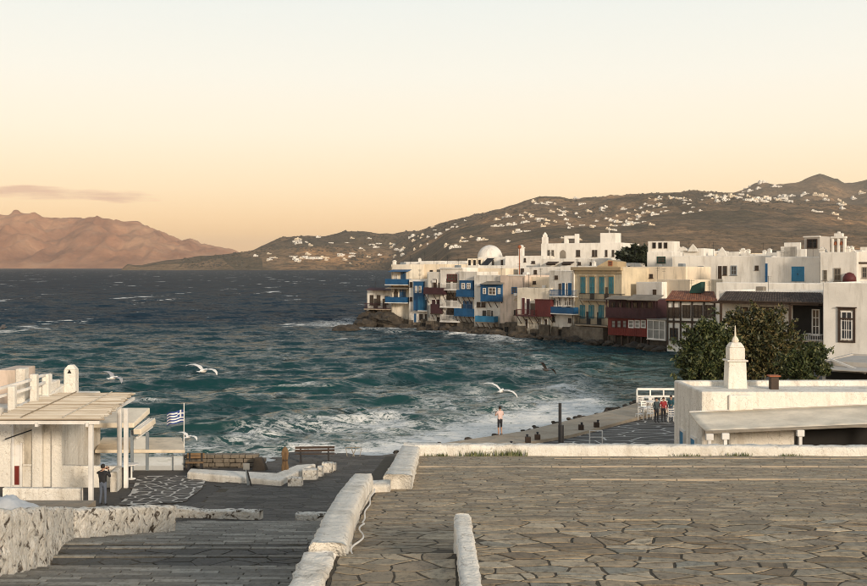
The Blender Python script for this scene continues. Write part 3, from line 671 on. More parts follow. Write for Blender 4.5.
lumpy_wall('parapet_wall', [(-1.30,13.5,7.2,8.62),(-1.42,16.5,6.5,zs(16.5)+.36),(-1.52,20,6,zs(20)+.37),(-1.54,24,5,zs(24)+.40)], 0.44, 'limewash', 'thick whitewashed parapet sloping down between the stairway and the flagstone ramp', 'wall', 0.022)
lumpy_wall('wall_block', [(-1.42,10.5,7.4,8.56),(-1.40,13.45,7.2,8.53)], 0.40, 'limewash', 'low worn white wall end beside the landing, below the sloping parapet', 'wall', 0.03)
lumpy_wall('wall_block', [(-1.62,24.3,6,zs(24.3)+.18),(-0.95,24.3,6,zs(24.3)+.20)], 0.55, 'limewash', 'squat white block joining the two offset parapets', 'wall', 0.02)
lumpy_wall('parapet_wall', [(-0.80,24.7,6,zs(24.7)+.34),(-0.80,31,5,zs(31)+.35),(-0.80,38.2,4,zs(38.2)+.36)], 0.62, 'limewash', 'white parapet running on from the squat block to the corner of the ramp', 'wall', 0.035)
lumpy_wall('boundary_wall', [(-1.05,38.6,4,5.80),(4,38.6,4,5.78),(9,38.6,4,5.76),(14,38.6,4,5.72),(19,38.6,4,5.70)], 0.55, 'limewash', 'long low whitewashed wall closing the far end of the flagstone ramp', 'wall', 0.05, 0.16)
lumpy_wall('kerb_wall', [(0.42,8.4,8.1,8.64),(0.41,11,8.1,8.64),(0.39,14.95,7.9,8.65)], 0.23, 'limewash', 'narrow chipped white kerb wall edging the upper flagstone terrace', 'wall', 0.014, 0.10)
lumpy_wall('rubble_wall', [(-7.0,12,7.6,9.4),(-6.9,17.2,6.6,8.2),(-7.1,19.4,6.2,7.75),(-8.7,25.8,5.0,6.32),(-7.5,31,3.9,5.28)], 0.5, 'rubble_white', 'pitted whitewashed rubble wall climbing beside the stairway', 'wall', 0.07, 0.16)
lumpy_wall('rubble_wall', [(-10.6,44.6,1.2,2.30),(-9,44.4,1.2,2.18),(-8.2,44.3,1.2,2.24),(-6.9,44.0,1.2,2.28)], 0.45, 'rubble_white', 'low whitewashed wall at the stair foot, left of the gap', 'wall', 0.045)
lumpy_wall('rubble_wall', [(-5.45,43.6,1.2,2.26),(-2.2,43.4,1.2,2.28)], 0.45, 'rubble_white', 'short whitewashed stub wall between the stair-foot gap and the parapet', 'wall', 0.045, seed=5)
# cable lying along the parapet
rr = random.Random(2); pts = []
for i in range(60):
    t_ = i/59; y = 23.4-t_*9.6; w = 0.06 if t_ < 0.62 else 0.16
    x = -1.26+0.30*t_*0.6+w*math.sin(t_*26)*0.35+(0.05 if t_ > .6 else 0); pts.append((x, y, zs(y)+0.06+(0.12*max(0, 0.5-t_))))
tag(MB().tube(pts, 0.014, 6).build('cable', 'white_paint'), 'thin white cable snaking along the foot of the sloping parapet', 'cable')
# weeds at the foot of the boundary wall
mb = MB(); rr = random.Random(5)
for cx_, n_, hh in ((1.5, 60, .25), (2.75, 80, .32), (0.2, 30, .16), (8.9, 30, .14), (10.6, 50, .18), (12.4, 30, .14)):
    for i in range(n_):
        x = cx_+rr.gauss(0, .28); y = 38.22+rr.uniform(-.08, .06); z = zs(y); h = hh*rr.uniform(.4, 1); a = rr.uniform(0, 6.28); l = rr.uniform(0, .12)
        mb.add([(x-.02, y, z-.02), (x+.02, y, z-.02), (x+math.cos(a)*l, y+math.sin(a)*l*.5, z+h)], [(0, 1, 2)])
tag(mb.build('weeds', 'grass_blade'), 'green weeds sprouting along the foot of the long low wall', 'weeds', kind='stuff')

# ================================================================ HOUSES
class House:
    def __init__(s, name, label, cat, pl, pr, yt, dl, dr, zb=-0.4, depth=9, mat='plaster_sea', group=None, parapet=0.35, wall=True, wname='wall'):
        s.L = Vector((X(pl, dl), dl)); s.Rr = Vector((X(pr, dr), dr)); e = s.Rr-s.L; s.w = e.length; s.e = e.normalized(); s.nv = Vector((-s.e.y, s.e.x)); s.zb = zb
        s.o = thing(name, label, cat, (s.L.x, s.L.y, zb), math.atan2(e.y, e.x), group); s.mat = mat; s.depth = depth
        s.h = Z(yt, (dl+dr)/2)-zb
        if wall: s.block(0, s.w, 0, depth, 0, s.h, mat, parapet, wname)
    def block(s, u0, u1, v0, v1, z0, z1, mat=None, parapet=0.35, name='wall', t=0.28, parent=None):
        mb = MB(); r = random.Random(hash((round(u0, 2), round(z1, 2), round(s.L.x, 1))) & 0xffff); j = lambda: r.uniform(-.05, .05)
        o = [(u0,v0),(u1,v0),(u1,v1),(u0,v1)]; i_ = [(u0+t,v0+t),(u1-t,v0+t),(u1-t,v1-t),(u0+t,v1-t)]; tz = [z1+j() for _ in range(4)]
        vs_ = [(a,b,z0) for a,b in o]+[(a,b,tz[q]) for q,(a,b) in enumerate(o)]+[(a,b,tz[q]) for q,(a,b) in enumerate(i_)]+[(a,b,z1-parapet) for a,b in i_]
        fs = [(3,2,1,0),(12,13,14,15)]
        for q in range(4):
            w = (q+1) % 4; fs += [(q,w,4+w,4+q),(4+q,4+w,8+w,8+q),(8+q,8+w,12+w,12+q)]
        mb.add(vs_, fs); return mb.build(name, mat or s.mat, parent or s.o, 0.07)
    def uz(s, px, py, v=0.0):
        k_ = (px-CX)/F; bx, by = s.L.x+v*s.nv.x, s.L.y+v*s.nv.y
        u = (k_*by-bx)/(s.e.x-k_*s.e.y); return u, Z(py, by+u*s.e.y)-s.zb
    def rect(s, p0, p1, y0, y1, v=0.0):
        a, zt = s.uz(p0, y0, v); b, _ = s.uz(p1, y0, v); m = (p0+p1)/2; return a, b, s.uz(m, y1, v)[1], s.uz(m, y0, v)[1]
    def win(s, p0, p1, y0, y1, frame='wood_brown', pane='pane', v=0.0, cols=2, rows=2, name='window', sill=True, fw=None, parent=None):
        a, b, z0, z1 = s.rect(p0, p1, y0, y1, v); w, h = b-a, z1-z0; fw = fw or min(0.14, w*0.16); mb = MB(); q0, q1 = v-0.09, v+0.02
        mb.box(a, a+fw, q0, q1, z0, z1).box(b-fw, b, q0, q1, z0, z1).box(a+fw, b-fw, q0, q1, z1-fw, z1).box(a+fw, b-fw, q0, q1, z0, z0+fw)
        for i in range(1, cols): x = a+w*i/cols; mb.box(x-fw*.32, x+fw*.32, q0+0.02, q1, z0+fw, z1-fw)
        for i in range(1, rows): z = z0+h*i/rows; mb.box(a+fw, b-fw, q0+0.025, q1, z-fw*.28, z+fw*.28)
        if sill: mb.box(a-0.08, b+0.08, v-0.16, q1, z0-0.09, z0-0.002)
        o = mb.build(name, frame, parent or s.o)
        MB().box(a+fw*.8, b-fw*.8, v-0.04, v+0.005, z0+fw*.8, z1-fw*.8).build('pane', pane, o)
        return o
    def door(s, p0, p1, y0, y1, mat='blue_paint', v=0.0, frame='white_paint', parent=None):
        a, b, z0, z1 = s.rect(p0, p1, y0, y1, v); f = 0.09; mb = MB()
        mb.box(a, b, v-0.05, v+0.02, z0, z1)
        w = b-a
        for i in range(2):
            x0 = a+w*(0.08+0.46*i)
            for (c0, c1) in ((0.08, 0.46), (0.54, 0.93)): mb.box(x0, x0+w*0.38, v-0.075, v-0.05, z0+(z1-z0)*c0, z0+(z1-z0)*c1)
        o = mb.build('door', mat, parent or s.o)
        MB().box(a-f, a-.002, v-0.07, v+.02, z0, z1+f).box(b+.002, b+f, v-0.07, v+.02, z0, z1+f).box(a, b, v-0.07, v+.02, z1+.002, z1+f).build('door_frame', frame, o)
        MB().box(a+w*.46, a+w*.54, v-0.12, v-0.076, z0+(z1-z0)*.46, z0+(z1-z0)*.52).build('door_handle', 'metal_dark', o)
        return o
    def shutter(s, p0, p1, y0, y1, mat='blue_paint', v=0.0):
        a, b, z0, z1 = s.rect(p0, p1, y0, y1, v); mb = MB(); mid = (a+b)/2
        for x0, x1 in ((a, mid-.02), (mid+.02, b)):
            mb.box(x0, x0+.07, v-.08, v, z0, z1).box(x1-.07, x1, v-.08, v, z0, z1).box(x0+.07, x1-.07, v-.08, v, z0, z0+.09).box(x0+.07, x1-.07, v-.08, v, z1-.09, z1)
            n = max(3, int((z1-z0)/.16))
            for i in range(n): z = z0+.1+(z1-z0-.2)*i/n; mb.box(x0+.07, x1-.07, v-.06, v-.01, z, z+(z1-z0-.2)/n*.7)
        return mb.build('shutter', mat, s.o)
    def balcony(s, p0, p1, y0, y1, proj=1.1, mat='blue_paint', slab='white_paint', solid=False, brackets=0, bmat='wood_brown', v0=0.0):
        v = v0-proj; a, b, z0, z1 = s.rect(p0, p1, y0, y1, v); o = MB().box(a-.05, b+.05, v-.05, v0, z0-.16, z0).build('balcony', slab, s.o)
        mb = MB(); h = z1
        if v0 == 0.0 and b-a > 2.2:                # the openings that give onto it
            for q in ((.18, .52) if b-a > 3.4 else (.3,)):
                u = a+(b-a)*q; MB().box(u, u+.95, -.035, .01, z0+.01, z0+2.05).build('balcony_door', 'pane' if b-a > 3.4 else 'wood_brown', s.o)
        mb.box(a, b, v, v+.07, h-.07, h).box(a, a+.07, v+.07, v0-.01, h-.07, h).box(b-.07, b, v+.07, v0-.01, h-.07, h)
        mb.box(a, b, v+.01, v+.06, z0+.08, z0+.14)
        if solid:
            n = max(2, int((b-a)/.18))
            for i in range(n): x = a+(b-a)*i/n; mb.box(x, x+(b-a)/n-.014, v+.015, v+.05, z0+.02, h-.08)
            for x in (a, b-.07): mb.box(x+.015, x+.055, v+.075, v0-.02, z0+.02, h-.08)
        else:
            n = max(3, int((b-a)/.2))
            for i in range(n+1): x = a+(b-a-.04)*i/n; mb.box(x, x+.04, v+.015, v+.055, z0, h-.07)
            for q in range(1, 5):
                y = v+(v0-v)*q/5
                for x in (a+.01, b-.05): mb.box(x, x+.04, y, y+.04, z0, h-.07)
        mb.build('railing', mat, o)
        for i in range(brackets):
            x = a+.2+(b-a-.4)*i/max(1, brackets-1); MB().bar((x, v0-.02, z0-.16-proj*1.05), (x, v+.12, z0-.2), .09, .11).build('bracket', bmat, o)
        return o
    def bay(s, p0, p1, y0, y1, proj=1.0, mat='blue_paint', wins=(), frame='white_paint', brackets=0, bmat='wood_brown', roof=None, v0=0.0):
        v = v0-proj; a, b, z0, z1 = s.rect(p0, p1, y0, y1, v); o = MB().box(a, b, v, v0-.002, z0, z1).build('timber_bay', mat, s.o, 0.02)
        n = max(3, int((b-a)/.33)); 
        for i in range(n): x = a+(b-a)*i/n; MB().box(x+.012, x+(b-a)/n-.012, v-.035, v-.001, z0+.02, z1-.02).build('plank', mat, o)
        MB().box(a-.06, b+.06, v-.07, v0-.003, z0-.1, z0-.001).build('sill_board', mat, o); MB().box(a-.1, b+.1, v-.12, v0-.003, z1+.001, z1+.11).build('top_board', mat, o)
        for (q0, q1, r0, r1) in wins: s.win(q0, q1, r0, r1, frame, 'pane', v-.036, parent=o, sill=False)
        for i in range(brackets):
            x = a+.2+(b-a-.4)*i/max(1, brackets-1); MB().bar((x, v0-.02, z0-.12-proj*1.1), (x, v+.1, z0-.16), .09, .11).build('bracket', bmat, o)
        return o
    def canopy(s, p0, p1, y0, y1, proj=1.4, mat='wood_grey', v0=0.0, name='canopy', t=0.09):
        v = v0-proj; a, b, z0, _ = s.rect(p0, p1, y1, y1, v); _, _, z1, _ = s.rect(p0, p1, y0, y0, v0)
        return MB().hexa([(a,v,z0-t),(b,v,z0-t),(b,v0,z1-t),(a,v0,z1-t),(a,v,z0),(b,v,z0),(b,v0,z1),(a,v0,z1)]).build(name, mat, s.o, 0.02)
    def cornice(s, p0, p1, y0, y1, mat, proj=.25, v0=0, name='cornice'):
        a, b, z0, z1 = s.rect(p0, p1, y0, y1, v0); return MB().box(a, b, v0-proj, v0+.1, z0, z1).build(name, mat, s.o, 0.03)
    def chimney(s, px, yt, yb, w=0.7, v=2.0, mat='plaster_white', pots=True):
        u, z1 = s.uz(px, yt, v); _, z0 = s.uz(px, yb, v); h = z1-z0
        mb = MB().box(u-w/2, u+w/2, v-w/2, v+w/2, z0-.5, z0+h*.72)
        mb.box(u-w*.62, u+w*.62, v-w*.62, v+w*.62, z0+h*.722, z0+h*.80).box(u-w*.36, u+w*.36, v-w*.36, v+w*.36, z0+h*.802, z0+h*.93)
        mb.lathe([(w*.42,0),(w*.30,h*.05),(w*.05,h*.07)], (u, v, z0+h*.932), 8)
        return mb.build('chimney', mat, s.o, 0.03)
DL = lambda px: 222-(px-385)*0.232
WG = 'houses standing on the waterfront'
# --- the low house on the point
h = House('waterfront_house', 'low white house with dark red terrace rail at the tip of the rocky point', 'house', 367, 393, 289.5, 226, 223, 2.2, 6, 'plaster_sea')
h.win(370, 373.5, 295, 305, 'wood_brown'); h.win(377, 380.5, 295, 305, 'wood_brown'); h.win(385, 388, 296, 304, 'wood_brown')
h.canopy(366, 393, 287.5, 290, 1.6, 'wood_darkred'); h.balcony(364, 390, 303.5, 309, 2.0, 'wood_darkred', 'concrete', False, 4)
# --- tall cream house with two blue verandas
h = House('waterfront_house', 'tall pale house with two blue verandas stacked above a bare cream wall', 'house', 391, 409.5, 264.5, 221, 219, -0.5, 9, 'plaster_cream')
for y0, y1 in ((279, 284.5), (297, 302.5)): h.balcony(385, 406.5, y0, y1, 2.0, 'blue_paint', 'white_paint', True)
h.shutter(401, 406, 272, 283, v=-.02); h.shutter(400, 406, 289.5, 301, v=-.02); h.win(394, 398, 274, 280, 'white_paint', 'pane_pale'); h.win(394.5, 397.5, 289, 293, 'wood_brown')
h.canopy(388, 407, 269.5, 271.5, 1.9, 'blue_paint'); h.canopy(385, 407, 286.5, 288.5, 2.0, 'wood_grey'); h.chimney(394.5, 260, 265, .6)
# --- warm upper block behind
h = House('town_house', 'plain sunlit cream house set back above the blue shuttered front', 'house', 409, 446, 264, 226, 222, 1, 10, 'plaster_warm')
h.win(430, 433, 270, 274, 'wood_brown')
# --- white house with tall blue panels
h = House('waterfront_house', 'narrow white house with a tall blue shuttered front and pale blue balcony', 'house', 409, 432, 279.5, 217, 214, -0.5, 6, 'plaster_sea')
h.bay(413.5, 423, 282, 310, .6, 'blue_paint', [(415, 417.5, 286, 293), (419, 421.5, 286, 293)]); h.balcony(418, 427.5, 297, 310.5, 1.1, 'blue_bright', 'white_paint', False)
h.win(410, 412.3, 282, 287); h.win(410, 412.3, 297, 301); h.win(419.5, 422.8, 314, 320); h.win(425, 428.5, 314, 320); h.door(414.2, 416.5, 313.5, 324, 'blue_paint')
# --- brown balconies
h = House('waterfront_house', 'stained white house with brown timber balconies one above the other', 'house', 427, 446, 272, 213, 210.5, -0.5, 7, 'plaster_grey')
h.balcony(423.5, 443, 287.5, 293.5, 1.6, 'wood_darkred', 'wood_darkred', True, 3); h.door(433, 437, 279, 292, 'wood_brown'); h.balcony(430.5, 440.5, 304, 313.5, 1.0, 'wood_darkred', 'wood_brown', True, 3)
h.door(432, 435.5, 299.5, 313, 'wood_darkred'); h.door(437, 440, 299.5, 313, 'wood_darkred'); h.win(437, 440, 317, 323)
# --- white house with three tiers of white balconies
h = House('waterfront_house', 'white house with three tiers of white balconies and dark red windows', 'house', 440, 463, 267.5, 211, 208, -0.5, 9, 'plaster_sea')
h.win(447.2, 457, 274, 281, 'wood_red', cols=3); h.win(447, 456.5, 292.5, 299, 'wood_brown', cols=3); h.win(447.5, 454, 308, 315, 'wood_brown')
for y0, y1 in ((283, 289.5), (300.5, 307), (315, 321.5)): h.balcony(440, 459.5, y0, y1, 1.0, 'white_paint', 'white_paint', False, 3)
h.cornice(439.7, 463.3, 267.5, 269, 'plaster_white')
# --- two blue boxed balconies
h = House('waterfront_house', 'grey-white house with two boxed blue balconies on raking struts', 'house', 458, 477, 271.5, 208, 205, -0.5, 8, 'plaster_grey')
h.bay(459.5, 472.8, 281, 293, .8, 'blue_paint', [(461.5, 465, 283, 289), (467, 470.5, 283, 289)]); h.balcony(456, 473.5, 290, 296, 1.3, 'blue_paint', 'blue_paint', True, 4)
h.shutter(463.5, 472.5, 301, 312, v=-.02); h.balcony(454, 473.5, 308.5, 315.5, 1.3, 'blue_paint', 'blue_paint', True, 5); h.win(450, 453.5, 309, 314) if False else None
# --- wide blue bay
h = House('waterfront_house', 'white house with one wide blue enclosed bay under a grey awning', 'house', 474, 503, 275, 204, 199.5, -0.5, 9, 'plaster_sea')
h.bay(480.5, 502, 284.5, 301, 1.0, 'blue_paint', [(488.5, 496, 287.5, 295), (483, 486, 288, 294), (498, 500.5, 288, 294)], brackets=4); h.canopy(481, 501, 281, 284, 1.8, 'wood_grey')
h.win(477, 480.5, 302, 307); h.win(481.5, 485.5, 302, 307); h.balcony(475, 494, 316, 322, 1.2, 'blue_bright', 'wood_grey', True, 4); h.door(487, 491, 310, 321, 'wood_grey')
# --- bare pinkish house
h = House('waterfront_house', 'bare weathered pinkish house with a single small blue window', 'house', 500, 525, 275, 199, 195, -0.5, 10, 'plaster_pink')
h.win(512, 517, 287, 293.5, 'blue_paint'); h.win(514, 518.5, 310, 315, 'wood_brown', rows=1); h.cornice(508, 525.3, 274.7, 276, 'plaster_white', .1)
h.canopy(513.5, 517, 298, 300, .8, 'ochre_trim')
# --- house with dark red bay
h = House('waterfront_house', 'projecting pale house with a dark red boarded bay and slanted balcony struts', 'house', 517, 551, 288, 191, 186, -0.5, 9, 'plaster_cream')
h.bay(535, 550.3, 300, 316, .9, 'wood_red', brackets=3); h.balcony(516, 535, 309.5, 315.5, 1.3, 'wood_red', 'wood_darkred', False, 4)
h.door(522, 525, 298, 314, 'wood_red'); h.door(526.8, 530, 299, 314, 'wood_darkred'); h.door(525.5, 528, 319, 328, 'wood_brown'); h.door(538, 541.5, 318, 330, 'wood_grey'); h.door(545, 547.3, 319, 330.5, 'wood_brown')
h = House('town_house', 'sunlit pale block rising behind the dark red boarded bay', 'house', 524, 562, 277, 197, 192, 1, 8, 'plaster_warm')
h.win(533, 536, 281, 284)
# --- blue balconies
h = House('waterfront_house', 'white house with two long blue balconies over dark boat arches', 'house', 549, 574, 270.5, 187, 182.5, -0.5, 9, 'plaster_sea')
h.balcony(549.5, 572.5, 290, 296, 1.2, 'blue_paint', 'white_paint', False, 0); h.balcony(548, 573.5, 307, 313.5, 1.2, 'blue_paint', 'white_paint', True, 0)
h.door(562, 565, 283, 295, 'blue_paint'); h.door(568, 571.8, 283, 295, 'blue_paint')
for a in (553, 558.5, 564, 568.5): h.win(a, a+3.6, 297, 306, 'white_paint', 'pane')
h.win(552.3, 555, 317, 321.5); h.win(568.3, 571.5, 318, 322.5); h.win(555, 558, 275.5, 279); 
a, b, z0, z1 = h.rect(551, 572, 329, 338); MB().box(a, b, -.06, .02, z0, z1).build('boat_opening', 'dark_interior', h.o)
for q in np.linspace(a, b, 4): MB().box(q-.18, q+.18, -.2, -.061, z0-1, z1).build('pier', 'rubble', h.o)
MB().box(a-.2, b+.2, -.22, -.065, z1+.001, z1+.25).build('lintel', 'concrete', h.o)
# --- yellow mansion
h = House('waterfront_house', 'yellow mansion with two rows of tall teal shutters and iron balconies', 'house', 573, 622, 268, 183, 174, -0.5, 12, 'plaster_yellow')
h.cornice(572.5, 622.5, 267, 270.5, 'ochre_trim', .45); h.cornice(573.2, 622, 272.5, 273.5, 'ochre_trim', .15, name='frieze')
for a in (580.8, 590, 599.6, 609): h.shutter(a, a+4.6, 277, 293.5, 'teal_paint', -.02); h.cornice(a-.9, a+5.5, 275.2, 276.6, 'ochre_trim', .16, name='lintel'); h.cornice(a-1, a-.15, 277, 294, 'ochre_trim', .06, name='jamb'); h.cornice(a+4.75, a+5.6, 277, 294, 'ochre_trim', .06, name='jamb')
for a in (580, 589, 598.7): h.shutter(a, a+5.0, 305, 318.5, 'teal_paint', -.02)
h.balcony(579, 621, 293.5, 300, .9, 'metal_dark', 'wood_grey', False, 6, 'concrete'); h.balcony(575, 607, 317, 325, 1.3, 'metal_dark', 'concrete', False, 0)
a, b, z0, z1 = h.rect(574, 607, 325.5, 346, -.3); MB().box(a, b, -1.2, -.01, -.4, z1-.2).build('stone_base', 'rubble', h.o, .1)
# --- red timber house
h = House('waterfront_house', 'two storey dark red timber house on stilts over the water', 'house', 607, 656, 298, 170, 163, 0.2, 7, 'wood_darkred', parapet=.05, wall=False)
a, b, z0, z1 = h.rect(608, 647.5, 317.5, 336); o = MB().box(a, b, 0, 7, z0, z1).build('lower_storey', 'wood_red_bright', h.o, .03)
n = 22
for i in range(n): x = a+(b-a)*i/n; MB().box(x+.015, x+(b-a)/n-.015, -.035, -.001, z0+.03, z0+(z1-z0)*.42).build('plank', 'wood_red_bright', o)
for a2, b2 in ((611.5, 616), (617, 621.5), (622.5, 627), (628.5, 634), (635, 640), (641, 646)): h.win(a2, b2, 320, 328, 'wood_red' if a2 < 627 else 'white_paint', 'pane_pale', -.01, 1, 2, sill=False, parent=o)
a, b, z0, z1 = h.rect(607, 656, 299, 317); o = MB().box(a, b, 0.4, 7, z0+.02, z1).build('upper_storey', 'wood_darkred', h.o, .03)
for a2 in (611, 618, 626, 633, 641, 648): h.win(a2, a2+4.5, 302, 308.5, 'wood_brown', 'pane', .4, 2, 1, sill=False, parent=o)
h.balcony(605.5, 656.5, 308, 317.5, 1.0, 'wood_darkred', 'wood_darkred', True, 0, v0=.4)
h.canopy(605, 626, 295.5, 299, 1.7, 'wood_grey', .4); h.canopy(626.5, 657, 294.5, 300, 1.7, 'wood_grey', .4)
for q in (606.5, 620, 632, 644, 655.5):
    u, z = h.uz(q, 298, -.55); MB().box(u-.06, u+.06, -.6, -.48, h.uz(q, 316.5, -.55)[1], z-.1).build('post', 'wood_darkred', h.o)
for q in np.linspace(609, 655, 8):
    u, z = h.uz(q, 336.5, .3); MB().box(u-.14, u+.14, .1, .38, -1.2, z+.1).build('stilt', 'wood_brown', h.o)
MB().box(*h.rect(607, 656, 336, 350)[:2], 1.4, 6.8, -1.2, h.uz(630, 336.5)[1]).build('stone_base', 'rock', h.o, .1)
# --- cream walls above the red house
h = House('town_house', 'long warm cream wall with one tiny window above the red timber house', 'house', 622, 686, 266.5, 181, 173, 1, 8, 'plaster_warm')
h.win(649.5, 653, 274, 278); h.canopy(627, 640, 283, 285, 1.5, 'wood_grey')
h = House('town_house', 'pale cream house with one small brown window between timber house and tiled roof', 'house', 636, 662, 282, 174, 169.5, 1, 5, 'plaster_white')
h.win(653, 656.5, 289.5, 295, 'wood_brown')
h = House('town_house', 'blank pinkish cream house standing beside the red tiled house', 'house', 657, 690, 279.5, 172, 166, 1, 7, 'plaster_warm')
# --- glazed white porch
h = House('glazed_porch', 'white framed glass porch built out beside the red timber house', 'porch', 647.5, 665.5, 319, 162, 159, 1.0, 4, 'plaster_white', wall=False)
a, b, z0, z1 = h.rect(647.5, 665.5, 320, 339.5); MB().box(a, b, .2, 4, z0, z1).build('room', 'pane_pale', h.o)
h.win(647.5, 665.5, 320, 339.5, 'white_paint', 'pane_pale', .15, 3, 2, 'glazing', fw=.16)
MB().box(a-.1, b+.1, -.1, 4, z1+.002, z1+.12).build('roof', 'wood_grey', h.o); MB().box(a, b, .4, 3.8, -1, z0-.002).build('stone_base', 'rock', h.o)
# --- red tiled house
def tiled_roof(h, p0, p1, q0, q1, yr, ye, proj, back, mat, n, m, name='roof', tile='roof_tile', v0=0.0):
    # pitched roof: ridge q0..q1 at yr (back), eave p0..p1 at ye (front); rows of real tiles
    v = v0-proj; a, b, ze, _ = h.rect(p0, p1, ye, ye, v); c, d, zr, _ = h.rect(q0, q1, yr, yr, v0+back)
    o = MB().hexa([(a,v,ze-.14),(b,v,ze-.14),(d,v0+back,zr-.14),(c,v0+back,zr-.14),(a,v,ze-.02),(b,v,ze-.02),(d,v0+back,zr-.02),(c,v0+back,zr-.02)]).build(name, mat, h.o)
    rr = random.Random(3); 
    for j in range(m):
        for i in range(n):
            t0, t1 = j/m, (j+1.25)/m; s0, s1 = (i+.04)/n, (i+.96)/n; t1 = min(t1, 1)
            f = lambda s_, t_: Vector((a+(b-a)*s_+((c+(d-c)*s_)-(a+(b-a)*s_))*t_, v+(v0+back-v)*t_, ze+(zr-ze)*t_))
            p = [f(s0,t0),f(s1,t0),f(s1,t1),f(s0,t1)]; mid = [f((s0+s1)/2,t0),f((s0+s1)/2,t1)]; up = .05+rr.uniform(0,.02); k_ = Vector((0,0,1))
            vs_ = [p[0]+k_*.02, mid[0]+k_*(.02+up), p[1]+k_*.02, p[2], mid[1]+k_*up*.6, p[3], p[0]-k_*.02, p[1]-k_*.02]
            mb = MB().add([w-p[0] for w in vs_], [(0,1,4,5),(1,2,3,4),(0,6,7,2,1)]); mb.build('tile', tile, o, loc=tuple(p[0]))
    return o
h = House('tiled_house', 'white house with red tiled roof and dark timber gallery beside the leafy trees', 'house', 667, 716, 298, 150, 146, 0.5, 6, 'plaster_white', parapet=.05)
tiled_roof(h, 665.5, 717.5, 672, 714, 291, 300, .8, 3.0, 'terracotta', 22, 6)
for a in (667.5, 673.5, 680.5, 692, 704, 714.5): u, z = h.uz(a, 301, -.1); MB().box(u-.1, u+.1, -.14, -.005, h.uz(a, 345)[1], z).build('timber_post', 'wood_brown', h.o)
h.cornice(666.5, 716.5, 300, 302, 'wood_brown', .2, name='beam'); h.cornice(667, 716.5, 321, 323, 'wood_brown', .16, name='beam')
for a, b in ((668.8, 672.8), (674.5, 679.5), (682.5, 690.5), (693.5, 702.5), (705.5, 713.5)): h.win(a, b, 305 if a > 680 else 307.5, 318, 'wood_brown', 'pane', -.01, 2, 2, sill=False)
h.win(670, 678, 328, 340, 'wood_brown'); h.win(686, 700, 328, 342, 'wood_brown')
u, z = h.uz(698, 291.5, 2.4)
o = MB().add([(u-.95,1.6,z-.2),(u+.75,1.6,z-.2),(u+.75,3.0,z-.2),(u-.95,3.0,z-.2),(u-.6,1.6,z+.75),(u+.8,1.6,z+1.35),(u+.8,3.0,z+1.35),(u-.6,3.0,z+.75)],
     [(3,2,1,0),(4,5,6,7),(0,1,5,4),(1,2,6,5),(2,3,7,6),(3,0,4,7)]).build('dormer', 'green_paint', h.o, .03)
# --- veranda house
h = House('veranda_house', 'white house with a broad dark shingled veranda roof behind the trees', 'house', 719, 826, 291, 133, 124, 0.5, 9, 'plaster_white', parapet=.3)
tiled_roof(h, 718, 828, 726, 821, 292, 301.5, 2.3, .0, 'wood_brown', 40, 7, tile='shingle')
h.cornice(719, 827, 302, 304, 'wood_brown', 2.2, name='beam')
for a in (721, 755, 790, 824): u, z = h.uz(a, 303, -2.1); MB().box(u-.12, u+.12, -2.2, -1.98, -.4, z).build('post', 'wood_brown', h.o)
h.win(736, 748, 307, 340, 'wood_brown', cols=2, rows=3); h.win(760, 774, 307, 340, 'wood_brown', cols=2, rows=3); h.win(812, 820, 309, 335, 'white_paint', cols=2, rows=3, v=-.06)
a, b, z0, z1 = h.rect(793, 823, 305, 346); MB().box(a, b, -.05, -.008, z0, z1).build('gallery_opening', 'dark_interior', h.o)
h.balcony(803, 825, 334, 341, 2.0, 'white_paint', 'concrete', False, 0)
h = House('town_house', 'long grey-white parapet block right above the dark shingled veranda', 'house', 716, 828, 283, 146, 138, .5, 5, 'plaster_white', parapet=.5)
# --- big white house at the edge with the brown window
h = House('corner_house', 'big plain white house with one brown framed sash window', 'house', 823, 905, 283, 121, 116, 0.4, 14, 'plaster_white', parapet=.25)
a, b, z0, z1 = h.rect(839, 854.5, 309, 341.5)
MB().box(a-.1, a+.13, -.14, .02, z0-.1, z1+.12).box(b-.13, b+.1, -.14, .02, z0-.1, z1+.12).box(a+.13, b-.13, -.14, .02, z1-.12, z1+.12).box(a+.13, b-.13, -.14, .02, z0-.1, z0+.1).build('window_surround', 'wood_brown', h.o, .01)
o = h.win(841, 852.5, 311.5, 339.5, 'white_paint', 'pane', -.02, 2, 3, sill=False, fw=.11); zz = z1-(z1-z0)*.3; MB().box(a+.13, b-.13, -.135, -.115, zz-.09, zz+.09).build('transom', 'wood_brown', o)
for q in (.36, .64): MB().box(a+(b-a)*q-.02, a+(b-a)*q+.02, -.10, -.07, z0+.15, zz-.1).build('glazing_bar', 'white_paint', o)
MB().box(a-.25, b+.25, -.28, .02, z1+.125, z1+.22).build('hood', 'wood_brown', h.o, .02)
# low grey roofs below it
h = House('shed', 'low shed with a flat grey roof under the big white house', 'shed', 822, 900, 362, 100, 96, .8, 9, 'grey_roof', parapet=.12)
MB().bar((h.w*.12, -.1, h.h+.12), (h.w*.62, -1.2, h.h-.85), .16, .18).build('beam', 'white_paint', h.o)
h.canopy(824, 900, 367, 371, 2.2, 'grey_roof'); a, b, z0, z1 = h.rect(826, 895, 371, 381); MB().box(a, b, -.05, .01, z0, z1-.2).build('opening', 'dark_interior', h.o)

